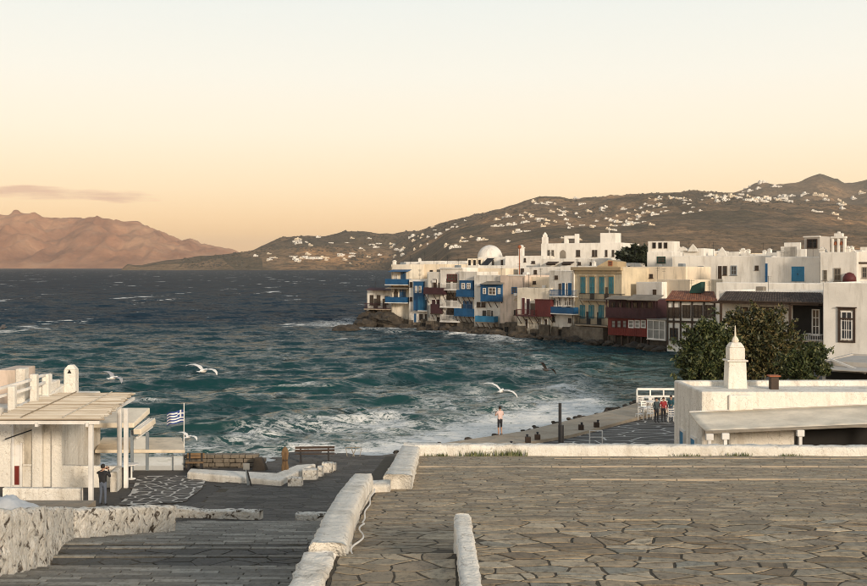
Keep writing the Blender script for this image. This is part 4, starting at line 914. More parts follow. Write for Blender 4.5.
# --- second and third tier of the town
h = House('town_house', 'white roof terrace house with grey doors and stepped pediments above the tiled roof', 'house', 672, 766, 256, 185, 176, 2, 10, 'plaster_white', parapet=.5)
h.block(*h.rect(681, 702, 248.5, 258)[:2], 1, 6, h.h-.6, h.uz(690, 248.5)[1]); h.block(*h.rect(714, 737, 252, 258)[:2], 1.2, 6, h.h-.6, h.uz(725, 252)[1])
for p_, t_, b_ in ((693, 244, 250), (722, 247, 254), (683, 246.5, 249), (747, 251, 257)):
    u, z1 = h.uz(p_, t_, .7); _, z0 = h.uz(p_, b_, .7); w = .9; MB().add([(u-w,.55,z0-.3),(u+w,.55,z0-.3),(u+w*.6,.55,z0+(z1-z0)*.4),(u,.55,z1),(u-w*.6,.55,z0+(z1-z0)*.4)]+[(u-w,.85,z0-.3),(u+w,.85,z0-.3),(u+w*.6,.85,z0+(z1-z0)*.4),(u,.85,z1),(u-w*.6,.85,z0+(z1-z0)*.4)],
        [(0,1,2,3,4),(9,8,7,6,5)]+[(i,i+5,(i+1)%5+5,(i+1)%5) for i in range(5)]).build('pediment', 'plaster_white', h.o, .03)
h.chimney(743, 248, 257, .8); h.door(680.7, 684.2, 265, 279, 'grey_metal'); h.door(698, 704, 266, 279, 'grey_metal'); h.door(718, 722, 266, 279, 'wood_brown'); h.win(723, 727, 266, 275); h.win(731, 737, 265.5, 275, 'grey_metal'); h.win(755, 758.5, 265.5, 270, 'wood_brown'); h.win(691, 694, 270, 276)
h = House('town_house', 'white roof room with a broad blue door below the square tower', 'house', 765, 820, 257, 158, 153, 2, 8, 'plaster_white', parapet=.3)
h.door(791.5, 804.5, 266.5, 281.5, 'blue_bright'); a, b, z0, z1 = h.rect(765.2, 767.6, 263.5, 282); MB().box(a, b, -.06, .01, z0, z1).build('blue_jamb', 'blue_paint', h.o)
for p_, yt in ((783, 251), (787, 246.5), (790.5, 242.5), (796, 249)): u, z1 = h.uz(p_, yt, 3); MB().box(u-1.2, u+1.2, 2.4+.02*p_/10, 3.6, h.h-.4, z1).build('stepped_gable', 'plaster_white', h.o, .04)
h.block(*h.rect(769, 786, 251.5, 258)[:2], 4.5, 7.5, h.h-.4, h.uz(778, 251.5)[1])
h = House('tower', 'square grey-beige roof tower with a dark brown opening', 'tower', 804, 820, 236.5, 168, 166, 4, 3, 'grey_roof', parapet=.15)
h.win(807, 817.5, 239, 248.5, 'wood_brown', 'dark_interior', cols=2, rows=1, sill=False); h.cornice(803.5, 820.5, 236, 237.5, 'plaster_white', .15)
h = House('bell_gable_chapel', 'ornate white chapel roof with bell arches and clustered chimneys beside the tower', 'chapel', 820, 857, 252, 150, 147, 2, 6, 'plaster_white', parapet=.2)
a, b, z0, z1 = h.rect(830, 844, 231.5, 256)
for q0, q1 in ((0, .16), (.42, .58), (.84, 1)): MB().box(a+(b-a)*q0, a+(b-a)*q1, .5, 1.1, h.h-.3, z0+(z1-z0)*.72).build('bell_pier', 'plaster_white', h.o, .03)
MB().box(a-.1, b+.1, .45, 1.15, z0+(z1-z0)*.722, z0+(z1-z0)*.8).box(a+.35, b-.35, .5, 1.1, z0+(z1-z0)*.802, z0+(z1-z0)*.93).box(a+.75, b-.75, .6, 1.0, z0+(z1-z0)*.932, z1).build('bell_arch', 'plaster_white', h.o, .05)
for q in (.29, .71): MB().lathe([(.28,0),(.25,.1),(.2,.4),(.08,.5)], (a+(b-a)*q, .8, z0+(z1-z0)*.45), 10).build('bell', 'terracotta', h.o)
h.chimney(822.5, 247, 258, .7, 1.2); h.chimney(848, 246, 256, .6, 1.0); h.chimney(853, 249, 258, .55, 1.5); h.chimney(826, 250, 257, .5, 2.5); h.win(834, 841, 268, 281, 'wood_grey'); h.win(823.5, 827, 270, 280, 'wood_grey')
u, z = h.uz(849, 282, -.6); MB().lathe([(.9,0),(.85,.6),(.55,1.1),(.1,1.3)], (u, -.4, z), 14).build('oven_dome', 'wood_red', h.o, smooth=True)
h = House('town_house', 'white house with a brown beam beyond the bell arches', 'house', 855, 905, 251.5, 148, 146, 2, 8, 'plaster_white', parapet=.3)
h.cornice(854, 900, 262, 263.5, 'wood_brown', .35, name='beam'); h.win(862, 867, 267, 278, 'wood_grey')
h = House('town_house', 'white house with three dark upper windows beside the dark round tree', 'house', 647, 672, 252, 196, 194, 2, 8, 'plaster_white', parapet=.3)
a, b, z0, z1 = h.rect(647, 671.5, 241, 253); h.block(a, b, .6, 6, h.h-.3, z1)
for q in (652.5, 658.5, 664): h.win(q, q+3.4, 242.5, 248.5, 'wood_brown', 'dark_interior', .6, 1, 1, sill=False)
h.win(657, 665.5, 256.5, 263, 'green_paint')
h = House('church', 'large white church with arched window, square tower and small bell turret on the skyline', 'church', 541, 621, 243, 240, 232, 3, 14, 'plaster_white', parapet=.4)
h.block(*h.rect(600, 615.5, 233, 250)[:2], .02, 4, 1, h.uz(608, 233)[1]); u, z = h.uz(609.5, 233, 2); MB().box(u-.06, u+.06, 1.9, 2.02, z, z+1.2).box(u-.35, u+.35, 1.9, 2.02, z+.7, z+.82).build('cross', 'white_paint', h.o)
u, z1 = h.uz(545, 233, 1); _, z0 = h.uz(545, 243, 1); MB().box(u-.55, u+.55, .5, 1.6, z0-.5, z0+(z1-z0)*.6).box(u-.4, u+.4, .65, 1.45, z0+(z1-z0)*.602, z0+(z1-z0)*.85).lathe([(.4,0),(.25,.3),(.03,.5)], (u, 1.05, z0+(z1-z0)*.852), 8).build('bell_turret', 'plaster_white', h.o, .03)
a, b, z0, z1 = h.rect(564, 578, 233.5, 243.5, 2); MB().box(a, a+.8, 2, 3, z0-.3, z1-.5).box(b-.8, b, 2, 3, z0-.3, z1-.1).box(a+.802, b-.802, 2, 3, z1-1.1, z1-.5).build('roof_arch', 'plaster_white', h.o, .06)
a, b, z0, z1 = h.rect(560, 566, 250, 259)
n_ = 9; arc = [(a+(b-a)*i/n_, 0) for i in range(1)]; pr_ = [(a, z0), (b, z0), (b, z0+(z1-z0)*.6)]+[((a+b)/2+(b-a)/2*math.cos(t), z0+(z1-z0)*.6+(z1-z0)*.4*math.sin(t)) for t in np.linspace(0.2, 2.94, 8)]+[(a, z0+(z1-z0)*.6)]
MB().add([(x, -.06, z) for x, z in pr_], [tuple(range(len(pr_)))]).build('arched_window', 'wood_grey', h.o)
for a in (547.5, 551.5): h.win(a, a+2.6, 250, 256, 'wood_grey')
for a in (576.2, 592.2, 595, 605.2, 612): h.win(a, a+(2.3 if a > 590 else 4), 250, 256.5, 'wood_brown')
h = House('town_house', 'long white terrace house with two dark sunshades below the skyline church', 'house', 540, 606, 258.5, 226, 219, 2, 10, 'plaster_white', parapet=.3)
for q in (545.5, 561): h.canopy(q, q+11, 261.5, 263.5, 1.4, 'wood_brown'); h.win(q+1, q+10, 263.5, 265, 'wood_brown', cols=4, rows=1, sill=False)
h.win(578, 581, 262, 265); h.win(590, 593, 262, 265)
h = House('domed_chapel', 'white chapel with a round whitewashed dome among the rooftops', 'chapel', 478, 508, 257, 245, 242, 3, 7, 'plaster_white', parapet=.2)
u, z = h.uz(489.5, 257, 3); _, zt_ = h.uz(489.5, 245, 3); rd = zt_-z+.2
MB().lathe([(rd*.98, -.6)]+[(rd*.98*math.cos(t), rd*math.sin(t)) for t in np.linspace(0, 1.52, 10)], (u, 3.3, z-.2), 28).build('dome', 'plaster_white', h.o, smooth=True)
for q in (492, 501): h.win(q, q+2, 260, 265)
h = House('town_house', 'white house with a black sloping solar panel under the dome', 'house', 463, 522, 265.5, 233, 228, 2, 9, 'plaster_white', parapet=.25)
a, b, z0, z1 = h.rect(482.5, 489.5, 258.5, 266.5); MB().hexa([(a-.6,.3,z0+.1),(b-.6,.3,z0+.1),(b+.3,2.2,z1),(a+.3,2.2,z1),(a-.6,.3,z0+.2),(b-.6,.3,z0+.2),(b+.3,2.2,z1+.1),(a+.3,2.2,z1+.1)]).build('solar_panel', 'metal_dark', h.o)
for q in (465, 470, 475): a, b, z0, z1 = h.rect(q, q+4.2, 258.5, 266); MB().box(a, b, 1.5, 3, z0-.1, z1).build('roof_hut', 'canvas', h.o, .03); MB().box(a+.2, b-.2, 1.47, 1.5, z0, z1-.3).build('hut_opening', 'dark_interior', h.o)
h = House('town_house', 'white house with a tall chimney behind the brown lamp pole', 'house', 505, 545, 256, 238, 234, 2, 9, 'plaster_white', parapet=.25)
h.chimney(521.5, 245, 256, 1.0, 1.5); h.win(531.5, 535, 261, 263.5, rows=1); h.win(524, 526, 258, 262)
h = House('town_house', 'low cream house in front of the domed chapel above the white balconies', 'house', 440, 506, 268, 217, 209, 1, 8, 'plaster_warm', parapet=.25)
h.win(468, 471, 271, 273.5, rows=1); h.chimney(478, 264, 269, .5)
h = House('town_house', 'pale house with two tiny windows just above the pinkish waterfront house', 'house', 518, 564, 267, 210, 204, 1, 10, 'plaster_white', parapet=.25)
h.win(534, 537, 270, 274); h.win(553, 556, 270.5, 274); h.win(521, 524, 268.5, 274.5, 'wood_brown')
h = House('town_house', 'white house hidden behind the yellow mansion, showing only its parapet', 'house', 560, 604, 266, 200, 194, 1, 8, 'plaster_white', parapet=.25)
h.chimney(594, 261, 267, .6)
# small pitched loft on the mansion roof
h = House('loft', 'small ochre pitched loft on the mansion roof beside the dark tree', 'loft', 597, 618, 266, 190, 188, 4, 4, 'ochre_trim', parapet=.05)
a, b, z0, z1 = h.rect(597, 617.5, 260, 267); MB().add([(a,0,h.h-.04),(b,0,h.h-.04),(b,0,z1-.3),((a*.45+b*.55),0,z1),(a,4,h.h-.04),(b,4,h.h-.04),(b,4,z1-.3),((a*.45+b*.55),4,z1)], [(0,1,2,3),(7,6,5,4),(0,3,7,4),(3,2,6,7),(1,5,6,2),(0,4,5,1)]).build('roof', 'ochre_trim', h.o)
h.win(608.5, 612.5, 261, 266, 'terracotta', sill=False)
# brown lamp pole in the lanes
p = P(519.5, 274, 204); o = thing('lamp_pole', 'brown lamp pole rising above the pale rooftops', 'lamp', (p.x, p.y, 2)); z1 = Z(249, 204)-2
MB().tube([(0,0,0),(0,0,z1)], [.14,.09], 8).build('pole', 'terracotta', o); MB().lathe([(.1,0),(.34,.25),(.30,.6),(.08,.75)], (0,0,z1), 10).build('lamp_head', 'terracotta', o)
# plain cubes of the lanes behind
rr = random.Random(15); FG = 'plain white cube houses among the rooftops'
for (p0, p1, yt, dd) in ((404, 424, 262, 262), (420, 441, 261, 258), (438, 462, 263.5, 252), (448, 466, 261, 268), (612, 634, 263, 208), (620, 648, 259, 232), (634, 650, 255, 244), (668, 688, 250, 214), (690, 708, 253.5, 222), (700, 724, 251, 236), (736, 752, 253, 206), (750, 770, 254, 198), (766, 782, 252.5, 190), (838, 850, 256, 170), (846, 862, 250, 176), (860, 892, 247, 182), (806, 822, 252, 196)):
    h = House('cube_house', 'plain white cube house with tiny dark windows wedged among the rooftops', 'house', p0, p1, yt, dd, dd-2, 2.5, 7, rr.choice(['plaster_white', 'plaster_white', 'plaster_warm']), FG, .3)
    for i in range(rr.randint(1, 3)):
        a = rr.uniform(p0+2, p1-5); h.win(a, a+2.2, yt+3, yt+6, 'wood_brown', sill=False)
    if rr.random() < .6: h.chimney(rr.uniform(p0+3, p1-3), yt-4, yt+.5, .6)

# sea-worn stone footings under the waterfront row
rr = random.Random(61)
for o in [q for q in bpy.data.objects if q.name.startswith('waterfront_house')]:
    w = [c for c in o.children if c.name.startswith('wall')]
    if not w or o.location.z > 1: continue
    W_ = max(v.co.x for v in w[0].data.vertices); u = 0; hh = rr.uniform(1.6, 2.6)
    while u < W_-.3:
        ww = min(rr.uniform(1.2, 2.6), W_-u); h1 = hh+rr.uniform(-.5, .5); v1 = -rr.uniform(.25, .7)
        MB().hexa([(u,v1-.25,-.6),(u+ww,v1-.2,-.6),(u+ww,-.003,-.6),(u,-.003,-.6),(u+.05,v1,h1),(u+ww-.05,v1+.05,h1-.15),(u+ww-.05,-.003,h1+.15),(u+.05,-.003,h1+.1)]).build('stone_footing', 'footing', o, .12)
        if rr.random() < .45 and ww > 1.3: MB().box(u+ww*.25, u+ww*.7, v1-.32, v1-.05, .0, h1*.7).build('drain_arch', 'dark_interior', o)
        u += ww+rr.choice([0, 0, .8])
# aerials, tanks and pipes
rr = random.Random(51)
for o in [q for q in bpy.data.objects if q.get('category') == 'house' and q.parent is None]:
    w = [c for c in o.children if c.name.startswith('wall')]
    if not w: continue
    xs = [v.co.x for v in w[0].data.vertices]; hh = max(v.co.z for v in w[0].data.vertices); W_ = max(xs)
    if W_ < 3: continue
    for _ in range(rr.randint(0, 2)):
        u = rr.uniform(.5, W_-.5); v_ = rr.uniform(1, 4); L_ = rr.uniform(1.2, 2.4); mb = MB().tube([(u,v_,hh-.5),(u,v_,hh+L_)], .025, 5)
        for q in range(3): mb.tube([(u-.45+.08*q,v_,hh+L_-.12-.2*q),(u+.45-.08*q,v_,hh+L_-.12-.2*q)], .016, 4)
        mb.build('aerial', 'metal_dark', o)
    if rr.random() < .35:
        u = rr.uniform(1, W_-1); MB().box(u-.5, u+.5, 1.6, 2.4, hh-.36, hh+.45).build('water_tank', rr.choice(['grey_metal', 'white_paint', 'wood_grey']), o, .08)
    if rr.random() < .6 and 'waterfront' in o.name:
        u = rr.choice([.25, W_-.25]); MB().tube([(u,-.07,1.0),(u,-.07,hh-.4)], .05, 6).build('drainpipe', rr.choice(['grey_metal', 'wood_grey']), o)
    if rr.random() < .5:
        u = rr.uniform(.8, W_-1.2); z_ = hh*rr.uniform(.55, .85); MB().box(u, u+.7, -.32, -.02, z_, z_+.5).build('cooling_unit', 'white_paint', o, .02)
# --- rocks under the waterfront
def boulder(mb, c, s_, seed, flat=0.7):
    r = np.random.default_rng(seed); n, m = 12, 8; vs_, fs = [], []
    ph = r.uniform(0, 50)
    for j in range(m+1):
        t_ = math.pi*j/m
        for i in range(n):
            a = 2*math.pi*i/n; d = np.array([math.sin(t_)*math.cos(a), math.sin(t_)*math.sin(a), math.cos(t_)])
            k_ = 0.72+0.62*float(vnoise(d[0]*1.7+ph+d[2], d[1]*1.7+d[2]*2.3+ph)); vs_.append((c[0]+d[0]*s_[0]*k_, c[1]+d[1]*s_[1]*k_, c[2]+d[2]*s_[2]*k_*flat))
    for j in range(m):
        for i in range(n): fs.append((j*n+i, (j+1)*n+i, (j+1)*n+(i+1) % n, j*n+(i+1) % n))
    return mb.add(vs_, fs)
rr = random.Random(77); i = 0
RL = [('jagged brown rock at the foot of the waterfront houses', 'rocks at the waterline')]
for px_ in np.arange(362, 660, 8.5):
    d = DL(px_)-1.0-rr.uniform(0, 2.2); s_ = rr.uniform(.45, 1.15)
    if px_ < 398: d += 1
    o = boulder(MB(), (0,0,0), (s_*1.3, s_, s_), i).build('rock', 'rock', smooth=False, loc=(X(px_, d), d, .15+rr.uniform(-.2, .2))); tag(o, RL[0][0], 'rock', RL[0][1]); i += 1
for j in range(30):                                 # the rubble mound that carries the low house
    px_ = rr.uniform(361, 396); d = rr.uniform(219, 226); s_ = rr.uniform(1.0, 2.0); zz = rr.uniform(-.2, 1.9)*(1 if px_ > 366 else .35)
    o = boulder(MB(), (0,0,0), (s_*1.2, s_, s_), 200+j).build('rock', 'rock', loc=(X(px_, d), d, zz)); tag(o, 'brown boulder heaped under the low house on the point', 'rock', 'boulders of the rocky point')
for px_, d, s_ in ((343, 206, 1.3), (348, 205, 1.5), (353, 206, 1.2), (338, 205, .7)):
    o = boulder(MB(), (0,0,0), (s_*1.4, s_, s_), int(px_)).build('rock', 'rock', loc=(X(px_, d), d, .05)); tag(o, 'dark wet rock awash in the surf off the point', 'rock', 'rocks awash off the point')

# ---------------------------------------------------------------- houses scattered over the hill
def hill_z(x, d):
    c = CX+x/d*F; i = np.clip(np.searchsorted(HD[:, 0], d)-1, 0, HD.shape[0]-2); j = int(np.clip((c+330)/1510*419, 0, 418))
    fi = (d-HD[i, 0])/(HD[i+1, 0]-HD[i, 0]); fj = np.clip((c+330)/1510*419-j, 0, 1)
    return (HZ[i, j]*(1-fj)+HZ[i, j+1]*fj)*(1-fi)+(HZ[i+1, j]*(1-fj)+HZ[i+1, j+1]*fj)*fi
def cast(px, py):                                   # where the sight line through a photo pixel meets the hill
    for d in HD[12:, 0]:
        if hill_z((px-CX)/F*d, d) >= Z(py, d): return d
    return None
def hill_house(kind):
    mb = MB(); r = random.Random(kind)
    w, dp, h_ = r.uniform(7, 13), r.uniform(6, 9), r.uniform(3.2, 4.5)
    mb.box(-w/2, w/2, 0, dp, -4, h_)
    if kind % 3 != 2: mb.box(-w*.35, w*.05, 1, dp-1, h_+.01, h_+3)
    if kind % 2: mb.box(w/2+.02, w/2+4.5, .8, dp-1, -4, h_*.75)
    for i in range(3):
        u = -w*.36+w*.3*i; mb.box(u, u+1.3, -.08, .02, h_*.3, h_*.72, 1)
    return mb.mesh('hill_house', ['plaster_warm' if kind % 3 == 1 else 'plaster_white', 'pane'])
kinds = [hill_house(k_) for k_ in range(8)]
rr = random.Random(23); spots = []
def cluster(px, py, n, sx_, sy_, lo=.7, hi=1.3):
    for _ in range(int(n*1.4+.5)): spots.append((rr.gauss(px, sx_*1.25), rr.gauss(py, sy_*1.25), rr.uniform(lo, hi)))
for a in [(310,259,10,11,2.0,.9,1.8), (272,258,5,6,1.5), (290,243,5,8,1.2), (330,242,6,14,1.8), (350,258,5,8,2), (375,250,6,9,3), (405,248,7,9,3,1,1.6), (415,240,4,9,3), (445,237,5,9,3), (470,244,7,11,3,.9,1.7), (545,205,6,5,1.2,.8,1.3),
          (515,232,7,9,3,1,1.7), (500,218,5,12,4), (560,216,8,11,2.5), (520,218,4,7,2), (582,229,7,11,2.5,.9,1.6), (540,222,5,6,1.6), (620,217,8,14,4), (590,206,4,11,2), (640,222,7,11,4,.9,1.6), (615,229,6,9,2.5,1,1.7), (655,207,9,14,3),
          (690,199.5,10,18,1.8), (668,199,6,9,1.5), (740,199,12,16,1.5,1,1.8), (780,199,9,18,1.5,1,1.8), (815,199,7,14,1.5,1,1.8), (745,191,6,8,2), (770,187,7,9,1.8), (848,206,3,5,4,1.2,1.8), (700,214,3,12,3), (455,226,4,9,2), (830,216,3,12,3,1,1.6), (560,245,3,15,3), (860,193,4,8,2,1.2,1.9), (770,226,3,30,6), (250,256,4,6,1.2,.6,.9), (222,257,4,9,1.2,.6,.9), (190,260,3,9,1,.5,.8)]: cluster(*a)
cnt = 0
for px, py, s_ in spots:
    d = cast(px, py)
    if d is None or d > 10000 or cnt >= 290: continue
    x = (px-CX)/F*d; k_ = rr.randrange(8); o = link(kinds[k_], 'hill_house', loc=(x, d, float(hill_z(x, d))-.2)); s2 = s_*d/1900*.54; o.scale = (s2*rr.uniform(.8, 1.5), s2, s2*rr.uniform(.75, 1.1)); o.rotation_euler = (0, 0, rr.uniform(-.6, .6))
    tone = 'cream' if k_ % 3 == 1 else 'white'; form = ('with a side annex and roof room' if k_ % 3 != 2 else 'with a low side annex') if k_ % 2 else ('with a small roof room' if k_ % 3 != 2 else 'with a plain flat roof')
    place = 'on the headland' if px < 330 else ('along the ridge' if py < 203 else 'on the middle slope')
    tag(o, f'tiny {tone} house {form} {place}', 'house', f'tiny {tone} houses {form} {place}'); cnt += 1
# dark scrub and trees on the slope
mb = MB(); n = 0
for _ in range(15000):
    px, py = rr.uniform(180, 900), rr.uniform(196, 264)
    d = rr.uniform(4000, 7000); x = (px-CX)/F*d; z = float(hill_z(x, d))
    if z < 8: continue
    s_ = rr.uniform(2.2, 6.5)*(1.6 if rr.random() < .1 else 1)
    if float(vnoise(x/200, d/280)) < .42: continue
    a = rr.uniform(0, 6)
    mb.add([(x+s_*math.cos(a+t)*(.7+.5*rr.random()), d+s_*math.sin(a+t), z-.5) for t in (0, 1.57, 3.14, 4.71)]+[(x+rr.uniform(-.3, .3)*s_, d, z+s_*rr.uniform(.6, 1.0)), (x+s_*.5, d, z+s_*.6), (x-s_*.5, d, z+s_*.55)], [(0,1,4),(1,2,4),(2,3,4),(3,0,4),(0,1,5),(1,2,6),(2,3,6),(3,0,5)])
tag(mb.build('scrub', 'scrub_leaf'), 'dark scrub bushes sprinkled over the brown hillside', 'scrub', kind='stuff')

# ================================================================ TREES
def crown(mb, blobs, n, size, seed):
    r = np.random.default_rng(seed); tot = sum(b[3]*b[4]*b[5] for b in blobs)
    for (x, y, z, rx, ry, rz) in blobs:
        m = int(n*rx*ry*rz/tot); nc = max(5, int(m/30))
        for _ in range(nc):                       # leaf clumps near the surface, gaps between them, some sprays standing out
            d = r.normal(size=3); d /= np.linalg.norm(d); k_ = r.uniform(.35, 1.05); spray = r.random() < .16
            if spray: k_ = r.uniform(1.05, 1.38)
            c = np.array([x+d[0]*rx*k_, y+d[1]*ry*k_, z+d[2]*rz*k_]); cs = r.uniform(.08, .17)*min(rx, rz)*(.8 if spray else 1)
            out = d*np.array([1, 1, .6])+np.array([0, 0, .35])
            for q in range(34 if not spray else 16):
                p = c+r.normal(size=3)*cs+out*(r.random()*.5 if spray else 0); a = r.normal(size=3)+out*.8; a /= np.linalg.norm(a); b = np.cross(a, r.normal(size=3)); b /= np.linalg.norm(b); s_ = size*r.uniform(.45, 1.35)
                e = a*s_; b = b*s_*.42; mb.add([p-e, p+b-e*.1, p+e, p-b-e*.1], [(0,1,2,3)])
def tree(name, label, base, blobs, n, size, mat, seed, group=None):
    o = thing(name, label, 'tree', base, 0, group); r = random.Random(seed)
    top = blobs[0]; mb = MB(); h_ = top[2]
    mb.tube([(0,0,-.3),(.1,.05,h_*.3),(-.05,0,h_*.55),(top[0]*.6,top[1]*.6,h_)], [.22,.17,.13,.05], 8)
    for b in blobs[1:]: mb.tube([(0,.02,h_*.3),(b[0]*.5,b[1]*.5,h_*.3+(b[2]-h_*.3)*.6),(b[0],b[1],b[2])], [.11,.07,.02], 6)
    mb.build('trunk', 'bark', o); m2 = MB(); crown(m2, blobs, n, size, seed); m2.build('crown', mat, o)
    return o
def blobs_from(d, z0, lst):
    return [(X(px, d)-lst[0][0], dy, Z(py, d)-z0, rpx/F*d, rpx/F*d*.8, rpy/F*d) for (px, py, rpx, rpy, dy) in lst[1:]]
d = 89; bx = X(706, d); tree('leafy_tree', 'dense green tree beside the red tiled house, left of the bell tower', (bx, d, 1.1), blobs_from(d, 1.1, [(bx,), (704, 345, 17, 18, 0), (692, 353, 13, 20, .4), (718, 340, 15, 20, .3), (700, 330, 12, 10, -.2), (712, 362, 20, 16, -.4), (690, 368, 11, 12, 0), (686, 342, 7, 8, .2), (700, 372, 22, 12, -.2), (726, 352, 14, 20, 0)]), 15000, .19, 'leaf_green', 1)
d = 93; bx = X(756, d); tree('leafy_tree', 'tall bushy olive-brown tree right behind the bell tower', (bx, d, 1.1), blobs_from(d, 1.1, [(bx,), (755, 330, 20, 20, 0), (738, 322, 13, 12, .2), (770, 322, 16, 14, 0), (785, 340, 14, 18, .3), (742, 345, 18, 20, -.3), (766, 352, 20, 22, -.4), (728, 338, 9, 12, .2), (756, 312, 11, 7, 0), (746, 368, 24, 14, 0), (780, 366, 20, 14, 0), (728, 318, 7, 6, 0), (795, 352, 12, 16, .1), (724, 356, 16, 18, -.2), (778, 312, 8, 6, 0)]), 22000, .19, 'leaf_olive', 2)
d = 82; bx = X(806, d); tree('leafy_tree', 'low dark glossy shrub tree in front of the veranda house', (bx, d, 1.1), blobs_from(d, 1.1, [(bx,), (804, 362, 16, 13, 0), (818, 357, 11, 12, .2), (792, 366, 13, 12, -.2), (824, 370, 8, 8, 0), (810, 348, 9, 7, 0), (800, 374, 20, 9, 0)]), 9000, .17, 'leaf_green', 3)
d = 212; bx = X(636, d); tree('round_tree', 'round dark tree among the white roofs beside the yellow mansion', (bx, d, 3), blobs_from(d, 3, [(bx,), (634, 257, 12, 10, 0), (644, 257, 9, 10, .5), (624, 259, 8, 8, 0), (636, 251, 8, 5, 0), (650, 260, 5, 6, 0)]), 4200, .55, 'leaf_dark', 4)

# ================================================================ CHAPEL BELOW THE RAMP
zg = 1.22; ch = thing('chapel', 'low whitewashed chapel with flat roof and a slim bell tower', 'chapel', (13.16, 54, zg))
W = 17.0; DP = 6.2; Ht = 4.62
mb = MB(); t = .35
o_ = [(0,0),(W,0),(W,DP),(0,DP)]; i_ = [(t,t),(W-t,t),(W-t,DP-t),(t,DP-t)]; tz = [Ht+.06,Ht,Ht+.02,Ht-.02]
vs_ = [(a,b,-.3) for a,b in o_]+[(a,b,tz[q]) for q,(a,b) in enumerate(o_)]+[(a,b,tz[q]-.03) for q,(a,b) in enumerate(i_)]+[(a,b,Ht-.32) for a,b in i_]; fs = [(3,2,1,0),(12,13,14,15)]
for q in range(4): w = (q+1) % 4; fs += [(q,w,4+w,4+q),(4+q,4+w,8+w,8+q),(8+q,8+w,12+w,12+q)]
mb.add(vs_, fs).build('wall', 'limewash', ch, .09)
MB().box(1.3, 2.5, -.16, -.002, -.2, 4.52).build('buttress', 'limewash', ch, .12)
for y0 in (1.1, 3.6):
    dr = MB().box(-.06, .01, y0, y0+.85, 0, 2.1).build('door', 'blue_bright', ch); MB().box(-.1, .005, y0-.12, y0-.002, 0, 2.22).box(-.1, .005, y0+.852, y0+.97, 0, 2.22).box(-.1, .005, y0, y0+.85, 2.102, 2.22).build('door_frame', 'white_paint', dr)
bt = MB(); bx = 3.05; by = 5.1
bt.hexa([(bx-.52,by-.5,Ht-.4),(bx+.52,by-.5,Ht-.4),(bx+.52,by+.5,Ht-.4),(bx-.52,by+.5,Ht-.4),(bx-.47,by-.45,Ht+1.1),(bx+.47,by-.45,Ht+1.1),(bx+.47,by+.45,Ht+1.1),(bx-.47,by+.45,Ht+1.1)])
tow = bt.build('bell_tower', 'limewash', ch, .05)
MB().box(bx-.56,bx+.56,by-.54,by+.54,Ht+1.102,Ht+1.2).build('ledge', 'limewash', tow, .04)
MB().box(bx-.42,bx+.42,by-.40,by+.40,Ht+1.202,Ht+1.85).build('upper_stage', 'limewash', tow, .05)
MB().hexa([(bx-.42,by-.4,Ht+1.852),(bx+.42,by-.4,Ht+1.852),(bx+.42,by+.4,Ht+1.852),(bx-.42,by+.4,Ht+1.852),(bx-.26,by-.24,Ht+2.12),(bx+.26,by-.24,Ht+2.12),(bx+.26,by+.24,Ht+2.12),(bx-.26,by+.24,Ht+2.12)]).build('cap', 'limewash', tow, .05)
MB().lathe([(.17,0),(.2,.1),(.14,.22),(.05,.34),(.03,.8),(.01,.9)], (bx,by,Ht+2.122), 10).build('finial', 'plaster_cream', tow)
cp = MB().box(4.7,5.12,4.2,4.62,Ht-.4,Ht+.35).build('chimney_pot', 'wood_brown', ch, .03); MB().box(4.62,5.2,4.12,4.7,Ht+.352,Ht+.42).build('pot_cap', 'terracotta', cp)
MB().add([(13.0,-.3,Ht-1.3),(15.6,-.3,Ht+.5),(W+.2,-.3,Ht+.5),(W+.2,-.3,Ht-1.3),(13.0,.05,Ht-1.3),(15.6,.05,Ht+.5),(W+.2,.05,Ht+.5),(W+.2,.05,Ht-1.3)], [(0,3,2,1),(4,5,6,7),(0,1,5,4),(1,2,6,5),(2,3,7,6),(3,0,4,7)]).build('ramp_wall', 'limewash', ch, .05)
# awning on posts along its front
aw = thing('awning', 'long beige canvas awning on white posts along the chapel front', 'awning', (13.16, 54, zg))
zb0, zf0 = Z(412, 53.9)-zg, Z(431.5, 49.6)-zg; n = 30
xa, xb = X(689.5, 53.9)-13.16, 9.9; fa = X(707, 49.6)-13.16
vs_, fs = [], []
for i in range(n+1):
    t = i/n; rr2 = .03*math.sin(i*1.9)
    for j in range(7):
        s = j/6; x = (xa+(fa-xa)*s)*(1-t)+xb*t; vs_.append((x, -.1-4.3*s, zb0+(zf0-zb0)*s+.45*t-(.10*math.sin(math.pi*s))+rr2*s))
for i in range(n):
    for j in range(6): q = i*7+j; fs.append((q, q+1, q+8, q+7))
cl_ = MB().add(vs_, fs).build('canvas', 'canvas', aw, smooth=True); so = cl_.modifiers.new('thick', 'SOLIDIFY'); so.thickness = .05; so.offset = -1
MB().bar((fa-.1,-4.42,zf0-.03), (xb,-4.42,zf0+.42), .10, .12).build('front_beam', 'wood_grey', aw)
MB().bar((xa,-.06,zb0-.02), (xb,-.06,zb0+.43), .09, .10).build('back_beam', 'white_paint', aw)
for x in (fa+.1, X(725, 49.6)-13.16, X(800, 49.6)-13.16, xb-.3):
    zz = zf0-.09+.45*(x-fa)/(xb-fa); ps = MB().box(x-.07, x+.07, -4.49, -4.35, -.1, zz).build('post', 'white_paint', aw); MB().box(x-.17, x+.17, -4.54, -4.3, zz-.3, zz-.002).build('bracket', 'white_paint', ps, .03)
MB().box(4.6, 16, -.12, -.04, .1, 2.9).build('shade_recess', 'dark_interior', ch)  # flat dark sheet on the wall, painting in the shade under the awning
sf = MB(); prof_ = [(0, .0), (0, .85), (.2, 1.15), (.6, 1.15), (.8, .9), (.9, 0)]
m = 18; vs_ = []; fs = []
x0s, x1s = X(694, 50.4)-13.16, X(800, 50.4)-13.16
